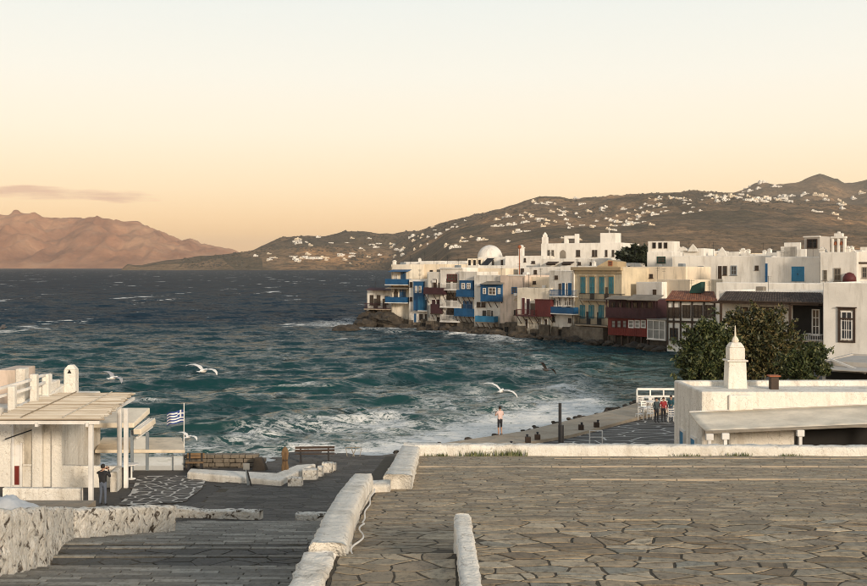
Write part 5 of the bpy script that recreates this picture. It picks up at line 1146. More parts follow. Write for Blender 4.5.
for i in range(m+1):
    x = x0s+(x1s-x0s)*i/m; e = min(1, min(i, m-i)/2+.3)
    for a, b in prof_: vs_.append((x, -3.7+a, b*e*(1.72/1.15)))
for i in range(m):
    for j in range(5): q = i*6+j; fs.append((q, q+6, q+7, q+1))
fs += [tuple(range(6)), tuple(m*6+j for j in range(6))[::-1]]
o = MB().add(vs_, fs).build('seat_wall', 'limewash', None, smooth=True, loc=(13.16, 54, zg)); tag(o, 'rounded white masonry seat wall in the shade of the beige awning', 'seat')

# ================================================================ BEACH TAVERNA, LEFT
tz0 = 1.62; tv = thing('taverna', 'white taverna building with roof terrace and slim chimney behind the reed pergola', 'building', (-18.0, 52.5, tz0))
MB().box(-9, 0, 0, 7, -.3, 3.68).build('wall', 'limewash', tv, .07)
for px in (38, 57.5): x = X(px, 52.3)+18.0; MB().box(x-.28, x+.22, -.28, -.002, -.2, 3.5).build('pilaster', 'limewash', tv, .05)
x = X(10, 52)+18; MB().tube([(x,-.12,0),(x,-.12,3.6)], .07, 8).build('drainpipe', 'white_paint', tv)
a, b = X(13, 52.4)+18, X(20, 52.4)+18; dr = MB().box(a, b, -.06, .01, -.1, 1.9).build('door', 'white_paint', tv); MB().box(a+.05, b-.05, -.09, -.061, 0, .9).build('door_panel', 'wood_red_bright', dr)
MB().box(a-.1, a-.002, -.1, .005, -.1, 2.0).box(b+.002, b+.1, -.1, .005, -.1, 2.0).build('door_frame', 'white_paint', dr)
a, b = X(24, 52.4)+18, X(34, 52.4)+18; w_ = MB().box(a, b, -.05, .01, 1.0, 2.7).build('shutter', 'plaster_cream', tv); MB().box(a-.05, b+.05, -.12, .0, .9, .998).build('sill', 'limewash', w_)
MB().bar((a-.6,-.9,2.3), (a+.6,-.05,2.7), .05).build('lamp_arm', 'metal_dark', tv)
# roof terrace: stair flank, block, piers and rails
x0, x1 = X(-4, 54)+18, X(17, 54)+18; MB().box(x0, x1, 1.5, 4, 3.67, Z(370, 54)-tz0).build('roof_block', 'plaster_pink', tv, .05)
MB().box(x1-.05, x1+.42, 1.4, 2.0, 3.67, Z(368.5, 54)-tz0).build('roof_pier', 'limewash', tv, .05)
for px, d_, yt in ((25, 51.5, 374), (37.5, 53.5, 374), (2, 49.5, 386)):
    x = X(px, d_)+18; MB().box(x-.17, x+.17, d_-52.5+1.2-.17, d_-52.5+1.2+.17, 3.66, Z(yt, d_+1.2)-tz0).build('terrace_pier', 'limewash', tv, .05)
pa, pb = Vector((X(-3,49.5)+18, -1.2, Z(413,51.3)-tz0)), Vector((X(47,55)+18, 3.3, 0)); zA, zB = Z(411, 51.3)-tz0, Z(393, 55.8)-tz0
MB().hexa([(pa.x-.3,.05,3.4),(pa.x+.6,.05,3.4),(pb.x+.3,4.6,3.4),(pb.x-.4,4.6,3.4),(pa.x-.3,.05,3.75),(pa.x+.6,.05,3.75),(pb.x+.3,4.6,4.35),(pb.x-.4,4.6,4.35)]).build('stair_flank', 'limewash', tv, .06)
for dy in (0, 8):
    pts = [P(-4, 389.5+dy, 50), P(27, 381+dy, 52), P(42, 375.5+dy, 54), P(50, 374.5+dy*.7, 55.5)]; pts = [p-Vector((-18, 52.5, tz0)) for p in pts]
    mb = MB()
    for p, q in zip(pts[:-1], pts[1:]): mb.bar(p, q, .10, .12)
    mb.build('handrail', 'white_paint', tv)
p = P(50, 374, 55.5)-Vector((-18, 52.5, tz0)); MB().box(p.x-.08, p.x+.08, p.y-.08, p.y+.08, 3.66, p.z).build('rail_post', 'white_paint', tv)
MB().box(X(44,56)+18, X(56,56)+18, 2.2, 4.2, 3.66, 4.6).build('roof_step', 'limewash', tv, .08)
cz, x = Z(396, 57)-tz0, X(71.3, 57)+18; MB().box(x-.30, x+.30, 4.2, 4.8, cz-.5, cz+1.38).build('chimney', 'limewash', tv, .05)
c_ = MB().hexa([(x-.30,4.2,cz+1.382),(x+.30,4.2,cz+1.382),(x+.30,4.8,cz+1.382),(x-.30,4.8,cz+1.382),(x-.12,4.32,cz+1.62),(x+.12,4.32,cz+1.62),(x+.12,4.68,cz+1.62),(x-.12,4.68,cz+1.62)]).build('chimney_cap', 'limewash', tv, .03)
MB().add([(x-.11,4.19,cz+1.2),(x+.11,4.19,cz+1.2),(x,4.19,cz+1.42)], [(0,1,2)]).build('smoke_hole', 'dark_interior', c_)
# inner terrace wall and front wall
o = lumpy_wall('garden_wall', [(X(4,47.2),47.2,1.5,Z(487.5,47.2)),(X(82,47.2),47.2,1.5,Z(488,47.2))], .3, 'limewash', 'low smooth white wall in front of the pergola beside its corner post', 'wall', .012)
o = lumpy_wall('garden_wall', [(X(58,52.2),52.4,1.4,Z(465,52.4)),(X(118,52.2),52.4,1.4,Z(466,52.4)),(X(121,52.2),51.0,1.4,Z(472,51.0))], .3, 'limewash', 'white wall under the pergola behind the person with the camera', 'wall', .012)
# reed pergola
pg = thing('pergola', 'reed roofed pergola on tall white posts in front of the taverna', 'pergola', (-16.4, 50, tz0)); zr = 5.42-tz0
for px, d_ in ((91, 47.1), (126, 52.2), (119.5, 54.2)): x = X(px, d_)+16.4; MB().box(x-.095, x+.095, d_-50-.095, d_-50+.095, -.1, zr-.12).build('post', 'white_paint', pg, .02)
for x in (-2.2, -.4, 1.75): MB().bar((x-.1,-3.2,zr-.14), (x-.5,5.6,zr-.06), .12, .16).build('rafter', 'white_paint', pg)
MB().box(-2.4, 2.15, -3.1, -2.95, zr-.13, zr+.02).build('front_beam', 'white_paint', pg, .01)
rr = random.Random(8); m = 120
for i in range(m):
    t = i/(m-1); y = -3.2+9.0*t; xl = -2.35-.75*t+rr.uniform(-.12, .12); xr = 2.25-1.1*t+rr.uniform(-.14, .16); yy = y+rr.uniform(-.03, .03); zz = zr+.05+rr.uniform(0, .06)+.1*t
    k_ = 5; pts = [(xl+(xr-xl)*q/k_, yy+rr.uniform(-.03, .03), zz+rr.uniform(-.015, .015)) for q in range(k_+1)]
    MB().tube(pts, rr.uniform(.022, .040), 5).build('reed_bundle', 'reed', pg)
for x in (-1.2, .6): MB().bar((x,-3.0,zr+.18), (x-.45,5.6,zr+.28), .035, .04).build('batten', 'reed', pg)
# beach bar beyond
zb_ = 1.3; bb = thing('beach_bar', 'open beach bar with beige canopy and clear windbreak beyond the pergola', 'bar', (-17, 58, zb_))
xa, xb = X(58, 57)+17, X(134, 57)+17
MB().hexa([(xa,-1,2.35),(xb,-1,2.35),(xb-.1,2.6,2.62),(xa,2.6,2.62),(xa,-1,2.62),(xb,-1,2.62),(xb-.1,2.6,2.95),(xa,2.6,2.95)]).build('canopy', 'canvas', bb, .05)
ra = Vector((X(137,56.6)+17, -1.4, Z(432,56.6)-zb_)); rb = Vector((X(152,58.6)+17, .6, Z(421,58.6)-zb_)); MB().bar(ra, rb, .42, .30).build('rolled_awning', 'canvas', bb, .05)
for q in (-.14, 0, .14): MB().bar(ra+Vector((q,0,.155)), rb+Vector((q,0,.155)), .05, .03).build('awning_slat', 'white_paint', bb)
MB().bar(ra+Vector((0,0,-.3)), rb+Vector((0,0,-.3)), .12, .08).build('awning_bar', 'white_paint', bb)
for px, d_, yt in ((132, 57.2, 430), (147.5, 57.6, 432), (172.5, 57.8, 455), (184, 58.6, 450), (78, 58, 432)): x = X(px, d_)+17; MB().box(x-.07, x+.07, d_-58-.07, d_-58+.07, 0, Z(yt, d_)-zb_).build('post', 'grey_metal', bb)
for a, b, yt in ((133, 146.6, 436), (148.4, 171.8, 457), (173.4, 183.3, 456)): MB().box(X(a,57.6)+17, X(b,57.6)+17, -.42, -.39, .06, Z(yt,57.6)-zb_).build('windbreak_sheet', 'clear_sheet', bb)
MB().hexa([(X(96,57.6)+17,-.6,.98),(X(186,57.6)+17,-.6,.98),(X(180,61)+17,3.4,1.0),(X(100,61)+17,3.4,1.0),(X(96,57.6)+17,-.6,1.16),(X(186,57.6)+17,-.6,1.16),(X(180,61)+17,3.4,1.2),(X(100,61)+17,3.4,1.2)]).build('low_roof', 'plaster_warm', bb, .05)
for px in (84, 92): x = X(px, 59)+17; MB().box(x-.18, x+.18, .9, 1.2, 0, 2.4).build('pier', 'wood_grey' if px == 84 else 'limewash', bb, .03)
MB().box(X(60,60)+17, X(82,60)+17, 2.0, 2.2, 0, 2.4).build('back_wall', 'limewash', bb)
# small table with stools near the bar
for px, d_, lab in ((131.5, 54.6, 'small white table at the edge of the mosaic paving'),):
    x = X(px, d_); o = thing('cafe_table', lab, 'table', (x, d_, 1.46)); MB().lathe([(.04,.05),(.04,.72)], (0,0,0), 8).build('leg', 'white_paint', o); MB().lathe([(.22,0),(.2,.04),(.05,.06)], (0,0,.02), 12).build('foot', 'white_paint', o); MB().lathe([(.33,.72),(.35,.74),(.35,.77),(.33,.78)], (0,0,0), 18).build('table_top', 'white_paint', o)
# tarpaulin heap behind the rubble wall
r = np.random.default_rng(2); gx_, gy_ = np.meshgrid(np.linspace(-1.6, 1.5, 26)*.5, np.linspace(-.9, .9, 16)*.6); q = np.clip(1-(gx_/.82)**2, 0, 1)*np.clip(1-(gy_/.57)**2, 0, 1)
gz_ = .62*np.sqrt(q)*(.65+.6*fbm(gx_*1.4+5, gy_*1.4+5, 4))+.14*fbm(gx_*5, gy_*2, 3, True)
k = NT('tarp'); n1 = k.noise(k.co((1,1,1), obj=False), 5, 5, .6); k.col(k.mix(n1, (.30,.32,.34), (.56,.58,.60))); k.rough(.4); k.bump(n1, .4, .05)
d_ = 26; o = link(grid_mesh('tarpaulin', np.stack([gx_, gy_, gz_], -1), 'tarp'), 'tarpaulin', loc=(X(8, d_), d_, Z(514, d_)-.3)); tag(o, 'crumpled pale grey tarpaulin heaped behind the pitted rubble wall', 'tarpaulin')
MB().box(-13, -8.9, 23, 29, .5, Z(514, d_)-.31).build('bank', 'sand'); tag(bpy.data.objects['bank'], kind='structure')

# ================================================================ QUAY FURNITURE
x, y = X(184, 60.0), 60.0; fl = thing('flagpole', 'white pole flying a small blue and white striped flag by the beach bar', 'flag', (x, y, 1.25)); zt_ = Z(403, y)-1.25
MB().tube([(0,0,0),(0,0,zt_)], [.035,.025], 8).build('pole', 'white_paint', fl)
fw_, fh = 1.0, .68; z1 = Z(409.5, y)-1.25; n, m = 22, 9
def fpos(i, j): t = i/n; return (-.03-fw_*t*.93, .16*math.sin(t*7.5)*t**.5, z1-fh*j/9-.22*t**1.3+.05*math.sin(t*9+1)*t)
for j in range(9):
    mb = MB(); vs_ = [fpos(i, j+e) for i in range(n+1) for e in (0, 1)]; i0 = 0
    fs = [(2*i, 2*i+1, 2*i+3, 2*i+2) for i in range(n)]
    mb.add(vs_, fs); o = mb.build('stripe', 'flag_cloth_blue' if j % 2 == 0 else 'flag_cloth_white', fl); 
    if j < 5: o.data.materials.append(M['flag_cloth_blue']); o.data.materials.append(M['flag_cloth_white']); [setattr(p, 'material_index', (2 if (j == 2 or 3 <= i <= 4) else 1)) for i, p in enumerate(o.data.polygons) if i < 8]
def umbrella(px, yb, d_, lab):
    z = float(ground_z(d_)); x = X(px, d_); o = thing('parasol', lab, 'parasol', (x, d_, z+.05)); h_ = (yb-448)/F*d_
    MB().tube([(0,0,0),(0,0,h_)], .03, 8).build('pole', 'wood_brown', o); MB().lathe([(.26,0),(.26,.1),(.08,.16)], (0,0,0), 12).build('base', 'concrete', o)
    mb = MB(); n = 22; prof_ = [(.12,.22),(.21,.3),(.20,.55),(.15,.75),(.18,.95),(.21,1.2),(.17,1.4),(.05,h_-.03)]; vs_ = []
    for r0, z in prof_:
        for i in range(n): a = 2*math.pi*i/n; q = .72*r0*(1+.28*(1 if i % 2 else -1)*(.8 if z < 1.4 else .2)); vs_.append((q*math.cos(a), q*math.sin(a), z))
    mb.add(vs_, [(j*n+i, j*n+(i+1) % n, (j+1)*n+(i+1) % n, (j+1)*n+i) for j in range(len(prof_)-1) for i in range(n)]); mb.build('folded_canopy', 'canvas_brown', o); MB().lathe([(.135,.80),(.14,.84),(.135,.88)], (0,0,0), 14).build('strap', 'wood_brown', o)
umbrella(285, 478.5, 55.3, 'folded brown parasol standing by the low white platform')
zq = float(ground_z(53)); o = MB().prism([(X(187,54.6),54.6),(X(281,52.4),52.4),(X(286,53.3),53.3),(X(316,57.0),57.0),(X(296,56.6),56.6),(X(276,54.4),54.4),(X(190,55.6),55.6)], zq-.2, zq+.34).build('low_platform', 'limewash', None, .08); tag(o, 'low wedge-shaped whitewashed platform on the quay', 'platform')
for px, d_, w, h_, dp, lab in ((295.5, 52.6, .68, .40, .5, 'squat pitted block next to the folded parasol'), (310.5, 54.6, .72, .5, .6, 'pitted grey-white block second from the folded parasol'), (320.5, 55.6, .28, .48, .5, 'narrow upright white block in the row by the parapet'), (327.5, 56.8, .55, .5, .5, 'third broad pitted block in the row towards the bench'), (333.5, 57.4, .26, .38, .4, 'smallest white block ending the row')):
    z = float(ground_z(d_)); o = lumpy_wall('stone_block', [(X(px, d_)-w/2, d_, z, z+h_+.05), (X(px, d_)+w/2, d_, z, z+h_+.05)], dp, 'rubble_white', lab, 'block', .025, .1, round_=.02, seed=int(px))
x, d_ = X(250.5, 53.2), 53.2; o = thing('menu_stand', 'slim grey stand with a raking prop in front of the white platform', 'stand', (x, d_-.6, float(ground_z(52.6)))); MB().bar((0,0,0), (-.1,0,1.12), .12, .05).build('upright', 'grey_metal', o); MB().bar((.17,-.1,0), (-.07,0,.85), .06, .05).build('prop', 'metal_dark', o); MB().box(-.24,.06,-.05,-.02,.82,1.12).build('board', 'pane_pale', o)
o = thing('sea_wall', 'low wall of brown stones between the beach bar and the surf', 'wall', (X(186,58.7), 58.7, 1.15)); rr = random.Random(6); L_ = X(257,58.7)-X(186,58.7)
for row in range(4):
    x = 0
    while x < L_:
        w = rr.uniform(.28, .62); hh = .22; mb = MB(); j = lambda: rr.uniform(-.025, .025)
        mb.hexa([(.01+j(),-.25+j(),0),(w-.01+j(),-.25+j(),0),(w-.01,.25,0),(.01,.25,0),(.01+j(),-.25+j(),hh-.015+j()),(w-.01+j(),-.25+j(),hh-.015+j()),(w-.01,.25,hh-.015),(.01,.25,hh-.015)])
        mb.build('stone', 'rubble', o, .035, loc=(x, rr.uniform(-.04, .04), row*.225)); x += w
o = MB().hexa([(-.42,-.3,0),(.40,-.28,0),(.44,.3,0),(-.4,.3,0),(-.34,-.2,.78),(.02,-.24,.86),(.10,.22,.80),(-.3,.22,.74)]).build('boulder', 'rock', None, .08, loc=(X(260.5,57.6), 57.6, 1.25)); tag(o, 'rough slanting grey boulder at the end of the sea wall', 'rock')
def bench(px, d_, w, lab, rz, mat='wood_brown'):
    z = float(ground_z(d_))+.06; o = thing('bench', lab, 'bench', (X(px, d_), d_, z), rz)
    for i in range(3): MB().box(-w/2, w/2, -.22+.15*i, -.1+.15*i, .42, .46).build('seat_slat', mat, o)
    for i in range(2): MB().box(-w/2, w/2, .25, .29, .60+.16*i, .72+.16*i).build('back_slat', mat, o)
    for x in (-w*.34, w*.36): MB().box(x-.05, x+.05, -.2, .22, 0, .418).box(x-.04, x+.04, .20, .249, .41, .88).build('leg', 'metal_dark', o)
bench(315, 60.2, 2.15, 'long dark slatted bench facing the surf', math.pi+.08)
bench(195, 57.2, .9, 'short brown bench against the stone sea wall', .05, 'canvas_brown')
x, d_ = X(353.5, 62), 62; o = thing('folding_rack', 'light folding trestle rack on the quay beside the white parapet', 'rack', (x, d_, float(ground_z(d_))+.06))
for a, b in ((-.35,-.1), (-.05,.2), (.35,.1), (.05,-.2)): MB().bar((a,0,0), (a+b*1.0+.0,.1,.5), .035).build('leg', 'wood_grey', o)
MB().bar((-.4,.1,.5), (.4,.1,.5), .04).build('top_rail', 'wood_grey', o)
x, d_ = X(560, 62), 62.; z = float(ground_z(d_)); o = thing('post', 'tall dark post with a thicker sleeve standing behind the long low wall', 'post', (x, d_, z)); MB().tube([(0,0,0),(0,0,Z(403,d_)-z)], .09, 10).build('shaft', 'metal_dark', o); MB().tube([(0.06,0,0),(0.06,0,Z(425,d_)-z)], .16, 10).build('sleeve', 'metal_dark', o)
for px, py, nm in ((513, 445.5, 0), (528, 442, 1), (537.5, 439.5, 2), (581, 429.5, 3), (596.5, 427, 4)):
    d_ = 10.56*F/(py-HY); x = X(px, d_); s_ = .17
    o = thing('mooring_block', ['low dark mooring block nearest the white parapet corner', 'square dark mooring block on the pale walk', 'dark mooring block with a leaning ring, beside the tall post', 'dark square mooring block past the tall post on the pale walk', 'small dark mooring block with a knob at the paving edge'][nm], 'bollard', (x, d_, 1.40))
    MB().box(-s_, s_, -s_, s_, 0, .36 if nm else .15).build('block', 'wood_brown', o, .03); MB().lathe([(.06,0),(.06,.08),(.1,.12),(.02,.16)], (.05*nm-.1,0,.362 if nm else .152), 8).build('knob', 'metal_dark', o)
d_ = 66.; x = X(596, d_); o = thing('barrier', 'small white tubular barrier on the dark paving', 'barrier', (x, d_, 1.24))
for q in (-.38, .38): MB().tube([(q,0,0),(q,0,.95)], .035, 6).build('upright', 'white_paint', o)
for z in (.55, .95): MB().tube([(-.38,0,z),(.38,0,z)], .03, 6).build('rail', 'white_paint', o)
d_ = 65.; o = MB().box(-.45,.45,-.25,.25,0,.30).build('planter', 'limewash', None, .03, loc=(X(588,d_), d_, 1.24)); tag(o, 'low white plinth beside the tubular barrier', 'plinth')
# white terrace furniture by the water
def chair(x, y, rz, lab, grp=None):
    o = thing('chair', lab, 'chair', (x, y, 1.2), rz, grp); mb = 'white_paint'
    MB().box(-.22,.22,-.22,.22,.42,.46).build('seat', mb, o)
    for a in (-.2, .2):
        for b in (-.2, .2): MB().box(a-.022,a+.022,b-.022,b+.022,0,.419 if b < 0 else .95).build('leg', mb, o)
    for z in (.58, .74, .90): MB().box(-.177,.177,.185,.215,z,z+.07).build('back_slat', mb, o)
    return o
def table(x, y, lab, grp=None):
    o = thing('table', lab, 'table', (x, y, 1.2), 0, grp); MB().box(-.42,.42,-.38,.38,.70,.75).build('table_top', 'white_paint', o)
    for a in (-.36, .36):
        for b in (-.32, .32): MB().box(a-.03,a+.03,b-.03,b+.03,0,.699).build('leg', 'white_paint', o)
CG = 'white cafe chairs by the water'
for i, (px, d_) in enumerate(((639.5, 77.5), (650, 77.8), (645, 80.5), (656, 81), (641, 83.5), (652, 84), (662, 83), (668, 80.5), (674, 79), (671, 76.5))): chair(X(px, d_), d_, random.Random(i).uniform(-.4, .4)+(3.14 if i % 3 == 0 else 0), 'plain white cafe chair on the paving by the water', CG)
for i, (px, d_) in enumerate(((644.5, 79), (650, 82.3), (661, 81.6), (646, 85))): table(X(px, d_), d_, 'square white cafe table on the paving by the water', 'white cafe tables by the water')
o = thing('terrace_railing', 'white two-bar railing between the cafe tables and the water', 'railing', (X(637, 87), 87, 1.15)); L_ = X(690, 87)-X(637, 87)
for q in np.linspace(0, L_, 5): MB().box(q-.05,q+.05,-.05,.05,0,1.2).build('post', 'white_paint', o)
for z in (.55, 1.12): MB().box(0,L_,-.09,-.052,z,z+.16).build('rail', 'white_paint', o)

# ================================================================ PEOPLE
def person(lab, loc, rz, J, top, bottom, shoe='shoe', hair='hair', hgt=1.75, sleeve=True, long=True, extra=None):
    # J: joints in metres for a 1.75 m figure facing -Y; one skinned surface, clothes coloured by limb
    o = thing('person', lab, 'person', loc, rz); s_ = hgt/1.75
    base = dict(pel=(0,0,.95), wai=(0,.0,1.12), che=(0,.0,1.34), nek=(0,.01,1.50), hd1=(0,-.01,1.60), hd2=(0,-.015,1.70), shL=(-.18,0,1.43), shR=(.18,0,1.43), elL=(-.24,.02,1.15), elR=(.24,.02,1.15), wrL=(-.25,-.06,.92), wrR=(.25,-.06,.92),
                hpL=(-.09,0,.90), hpR=(.09,0,.90), knL=(-.10,-.02,.50), knR=(.10,-.02,.50), anL=(-.11,.02,.09), anR=(.11,.02,.09), toL=(-.12,-.15,.04), toR=(.12,-.15,.04)); base.update(J)
    rad_ = dict(pel=.15, wai=.135, che=.155, nek=.055, hd1=.082, hd2=.085, shL=.075, shR=.075, elL=.047, elR=.047, wrL=.032, wrR=.032, hpL=.095, hpR=.095, knL=.062, knR=.062, anL=.042, anR=.042, toL=.035, toR=.035)
    E = [('pel','wai'),('wai','che'),('che','nek'),('nek','hd1'),('hd1','hd2'),('che','shL'),('che','shR'),('shL','elL'),('shR','elR'),('elL','wrL'),('elR','wrR'),('pel','hpL'),('pel','hpR'),('hpL','knL'),('hpR','knR'),('knL','anL'),('knR','anR'),('anL','toL'),('anR','toR')]
    pts = {k_: Vector(v)*s_ for k_, v in base.items()}; rd = {k_: v*s_ for k_, v in rad_.items()}; edges = list(E)
    for sd in 'LR':                               # hands: palm and five fingers
        w, e_ = pts['wr'+sd], pts['el'+sd]; d_ = (w-e_).normalized(); sdv = Vector((1,0,0)) if abs(d_.x) < .8 else Vector((0,0,1)); a = d_.cross(sdv).normalized(); b = a.cross(d_).normalized()
        pts['pm'+sd] = w+d_*.07*s_; rd['pm'+sd] = .030*s_; edges.append(('wr'+sd, 'pm'+sd))
        for f in range(4):
            k0, k1 = f'f{f}{sd}', f'g{f}{sd}'; of = b*(f-1.5)*.019*s_; ln = (.05, .06, .055, .042)[f]*s_
            pts[k0] = pts['pm'+sd]+of+d_*.035*s_; pts[k1] = pts[k0]+(d_*.85+a*.45).normalized()*ln; rd[k0] = .010*s_; rd[k1] = .008*s_; edges += [('pm'+sd, k0), (k0, k1)]
        pts['th'+sd] = w+d_*.055*s_-b*.045*s_; rd['th'+sd] = .011*s_; edges.append(('wr'+sd, 'th'+sd))
    names = list(pts); me = bpy.data.meshes.new('skeleton'); me.from_pydata([pts[k_] for k_ in names], [(names.index(a), names.index(b)) for a, b in edges], [])
    tmp = bpy.data.objects.new('skeleton', me); col.objects.link(tmp); sk = tmp.modifiers.new('skin', 'SKIN'); sk.use_smooth_shade = True
    if not me.skin_vertices: bpy.context.view_layer.objects.active = tmp; me.attributes
    for i, k_ in enumerate(names): me.skin_vertices[0].data[i].radius = (rd[k_]*(1.15 if k_ in ('pel','wai','che') else 1), rd[k_]*(.78 if k_ in ('pel','wai','che') else 1)); me.skin_vertices[0].data[i].use_root = k_ == 'pel'
    ss = tmp.modifiers.new('sub', 'SUBSURF'); ss.levels = ss.render_levels = 1
    dg = bpy.context.evaluated_depsgraph_get(); dg.update(); ev = bpy.data.meshes.new_from_object(tmp.evaluated_get(dg)); bpy.data.objects.remove(tmp)
    ev.materials.clear()
    for m_ in ('skin', top, bottom, shoe): ev.materials.append(M[m_])
    seg = [(a, b, pts[a], pts[b]) for a, b in edges]
    def zone(c):
        bd, bz = 9, 0
        for a, b, p, q in seg:
            d_ = q-p; t_ = max(0, min(1, (c-p).dot(d_)/max(1e-9, d_.length_squared))); r_ = (c-p-d_*t_).length-(rd[a]+(rd[b]-rd[a])*t_)
            if r_ < bd:
                bd = r_; n2 = a[:2]+b[:2]
                if a in ('nek', 'hd1'): bz = 0
                elif a == 'che' and b == 'nek': bz = 0 if t_ > .8 else 1
                elif a in ('wai', 'che') : bz = 1
                elif a == 'pel' and b == 'wai': bz = 1 if t_ > .3 else 2
                elif a[:2] == 'sh': bz = 1 if (sleeve or t_ < .6) else 0
                elif a[:2] == 'el': bz = 1 if (sleeve and t_ < .93) else 0
                elif a == 'pel' or (a[:2] == 'hp'): bz = 2
                elif a[:2] == 'kn': bz = 2 if long else 0
                elif a[:2] == 'an': bz = 3
                else: bz = 0
        return bz
    for p in ev.polygons: p.material_index = zone(Vector(p.center)); p.use_smooth = True
    link(ev, 'body', o)
    hc = (pts['hd1']+pts['hd2'])/2; fdir = Vector((0,-1,0)); mb = MB(); n, m = 14, 8; vs_ = []
    for j in range(m+1):
        t_ = 2.0*j/m
        for i in range(n):
            a = 2*math.pi*i/n; q = Vector((math.sin(t_)*math.cos(a)*.098, math.sin(t_)*math.sin(a)*.112, math.cos(t_)*.125))*s_
            if q.y < 0 and t_ > 1.15: q *= .55
            vs_.append(hc+q+Vector((0,.012,.02))*s_)
    mb.add(vs_, [(j*n+i, (j+1)*n+i, (j+1)*n+(i+1) % n, j*n+(i+1) % n) for j in range(m) for i in range(n)]).build('hair', hair, o, smooth=True)
    f = MB(); f.add([hc+Vector(v)*s_ for v in ((-.016,-.085,-.03),(.016,-.085,-.03),(0,-.115,-.028),(0,-.09,.02))], [(0,1,2),(0,2,3),(2,1,3)]); f.build('nose', 'skin', o)
    for q in (-.033, .033): MB().lathe([(.004,-.006),(.011,0),(.004,.006)], hc+Vector((q,-.085,.012))*s_, 6).build('eye', 'hair', o)
    for q in (-1, 1): MB().lathe([(.012,-.03),(.02,0),(.012,.03)], hc+Vector((q*.088,.01,-.01))*s_, 6).build('ear', 'skin', o)
    MB().box(hc.x-.025*s_, hc.x+.025*s_, hc.y-.088*s_, hc.y-.080*s_, hc.z-.062*s_, hc.z-.052*s_).build('mouth', 'wood_red', o)
    return o
# person with the camera: seen from behind, both hands raised to the face, looking out to sea
d_ = 47.3; zp = float(ground_z(d_))+.05
pp_ = person('person in dark jacket and jeans holding a camera up to the face', (X(103, d_), d_, zp), math.pi-.25, dict(elL=(-.30,-.10,1.22), elR=(.36,-.14,1.34), wrL=(-.09,-.27,1.50), wrR=(.10,-.27,1.53), anL=(-.13,.03,.09), anR=(.13,.03,.09)), 'jacket_black', 'jeans')
c_ = thing('camera_in_hand', 'small black camera held up by the person under the pergola', 'camera', (X(103, d_), d_, zp), math.pi-.25); MB().box(-.07,.07,-.38,-.31,1.50,1.60).build('camera_body', 'jacket_black', c_, .01); cl2 = MB().tube([(0,-.38,1.55),(0,-.46,1.55)], .035, 10).build('lens', 'metal_dark', c_)
d_ = 69.4; person('person in pale shirt and dark shorts standing at the edge of the beach walk', (X(500, d_), d_, 1.37), math.pi+.5, dict(elL=(-.27,-.08,1.20), elR=(.27,-.08,1.20), wrL=(-.10,-.30,1.32), wrR=(.12,-.30,1.34)), 'shirt_pale', 'shorts_dark', hgt=1.83, sleeve=False, long=False)
for px, d_, tp, bt_, hg, rz, lab, J in ((656.5, 76.0, 'jacket_grey', 'shorts_dark', 1.72, .4, 'person in dark grey top standing left of the one in red', {}), (663.5, 76.3, 'jacket_red', 'shorts_dark', 1.70, .1, 'person in a red jacket between two darkly dressed companions', dict(elL=(-.30,-.02,1.18), wrL=(-.16,-.2,1.10))), (671, 77.0, 'jacket_teal', 'jeans', 1.75, -.7, 'person in a dark teal jacket facing the one in red', dict(elR=(.27,-.06,1.18), wrR=(.2,-.28,1.15)))):
    person(lab, (X(px, d_), d_, 1.24), rz, J, tp, bt_, hgt=hg)

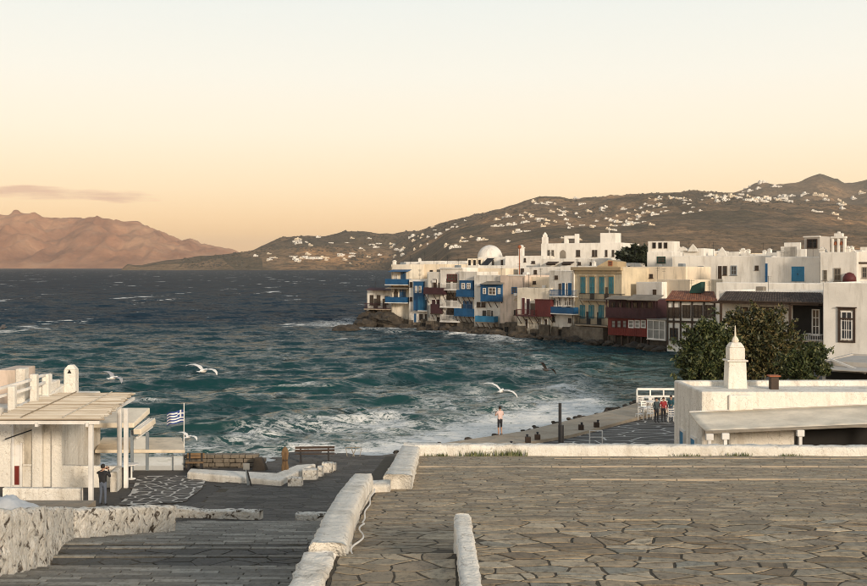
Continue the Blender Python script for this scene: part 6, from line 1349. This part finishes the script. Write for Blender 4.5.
# ================================================================ GULLS
def gull(px, py, d_, span, heading, roll, flap, mats, lab):
    p = P(px, py, d_); o = thing('seagull', lab, 'bird', tuple(p), 0); o.rotation_euler = (roll, 0, heading); s_ = span/1.3
    body = [(-.24,0,.0,.008),(-.19,0,.01,.035),(-.08,0,.015,.07),(.06,0,0,.075),(.16,0,.015,.055),(.21,0,.035,.045),(.26,0,.035,.035),(.29,0,.03,.012)]
    mb = MB(); mb.tube([(a*s_,b*s_,c*s_) for a,b,c,_ in body], [r_*s_ for *_,r_ in body], 10); mb.build('body', mats[0], o, smooth=True)
    MB().tube([(.285*s_,0,.03*s_),(.335*s_,0,.02*s_)], [.012*s_,.003*s_], 6).build('beak', 'gold', o)
    MB().add([(-.2*s_,-.03*s_,.012*s_),(-.2*s_,.03*s_,.012*s_),(-.36*s_,.075*s_,.006*s_),(-.37*s_,0,.006*s_),(-.36*s_,-.075*s_,.006*s_),(-.2*s_,0,.03*s_)], [(0,1,2,3,4),(5,2,1),(5,3,2),(5,4,3),(5,0,4)]).build('tail', mats[0], o)
    for sd in (-1, 1):
        st = [(.05,.0,.11,.05),(.22,.07,.14,.07+flap*.10),(.40,.05,.12,.06+flap*.16),(.55,-.03,.08,.04+flap*.12),(.65,-.13,.02,.0+flap*.06)]   # span, sweep, half-chord, height
        vs_ = []
        for y, x, cdd, z in st:
            for u, zz in ((1, 0), (.35, .022), (-.4, .012), (-1, 0)): vs_.append(((x+u*cdd)*s_, sd*y*s_, (z+zz)*s_))
        for y, x, cdd, z in st:
            for u, zz in ((1, -.004), (-1, -.004)): vs_.append(((x+u*cdd)*s_, sd*y*s_, (z+zz)*s_))
        fs = []
        for i in range(4):
            for j in range(3): q = i*4+j; fs.append((q, q+1, q+5, q+4))
            fs.append((20+2*i, 20+2*i+2, 20+2*i+3, 20+2*i+1))
        MB().add(vs_, fs).build('wing', mats[1], o, smooth=True)
gull(203, 371, 41, 1.35, 1.25, .22, .5, ('gull_white', 'gull_white'), 'white gull gliding over the bay beyond the taverna chimney')
gull(113, 378, 50, 1.3, 1.1, .35, .5, ('gull_white', 'gull_grey'), 'gull with grey wings flying just right of the taverna chimney')
gull(546, 370, 60, 1.35, 2.2, .5, 1.2, ('gull_dark', 'gull_dark'), 'dark gull banking above the breaking waves')
gull(501, 391, 45, 1.5, 1.3, .35, .4, ('gull_white', 'gull_white'), 'pale gull skimming the breakers above the person on the walk')
gull(188, 437, 54, 1.2, 1.2, .25, .5, ('gull_white', 'gull_white'), 'white gull flying low beside the small flagpole')
gull(2, 328, 70, 1.2, .2, .2, .5, ('gull_dark', 'gull_dark'), 'small dark gull far out over the open bay')

# ================================================================ AIR
hz = MB().box(-19000, 19000, -2500, 27500, -12, 640).build('haze', None) if False else None
m_ = bpy.data.materials.new('haze_air'); m_.use_nodes = True; t_ = m_.node_tree; t_.nodes.clear(); out = t_.nodes.new('ShaderNodeOutputMaterial'); pv = t_.nodes.new('ShaderNodeVolumePrincipled')
pv.inputs['Color'].default_value = (1.0, 0.90, 0.80, 1); pv.inputs['Density'].default_value = 4.0e-5; pv.inputs['Anisotropy'].default_value = 0.2; t_.links.new(pv.outputs[0], out.inputs['Volume'])
tag(MB().box(-19000, 19000, -2500, 27500, -12, 640).build('haze', m_), kind='stuff')
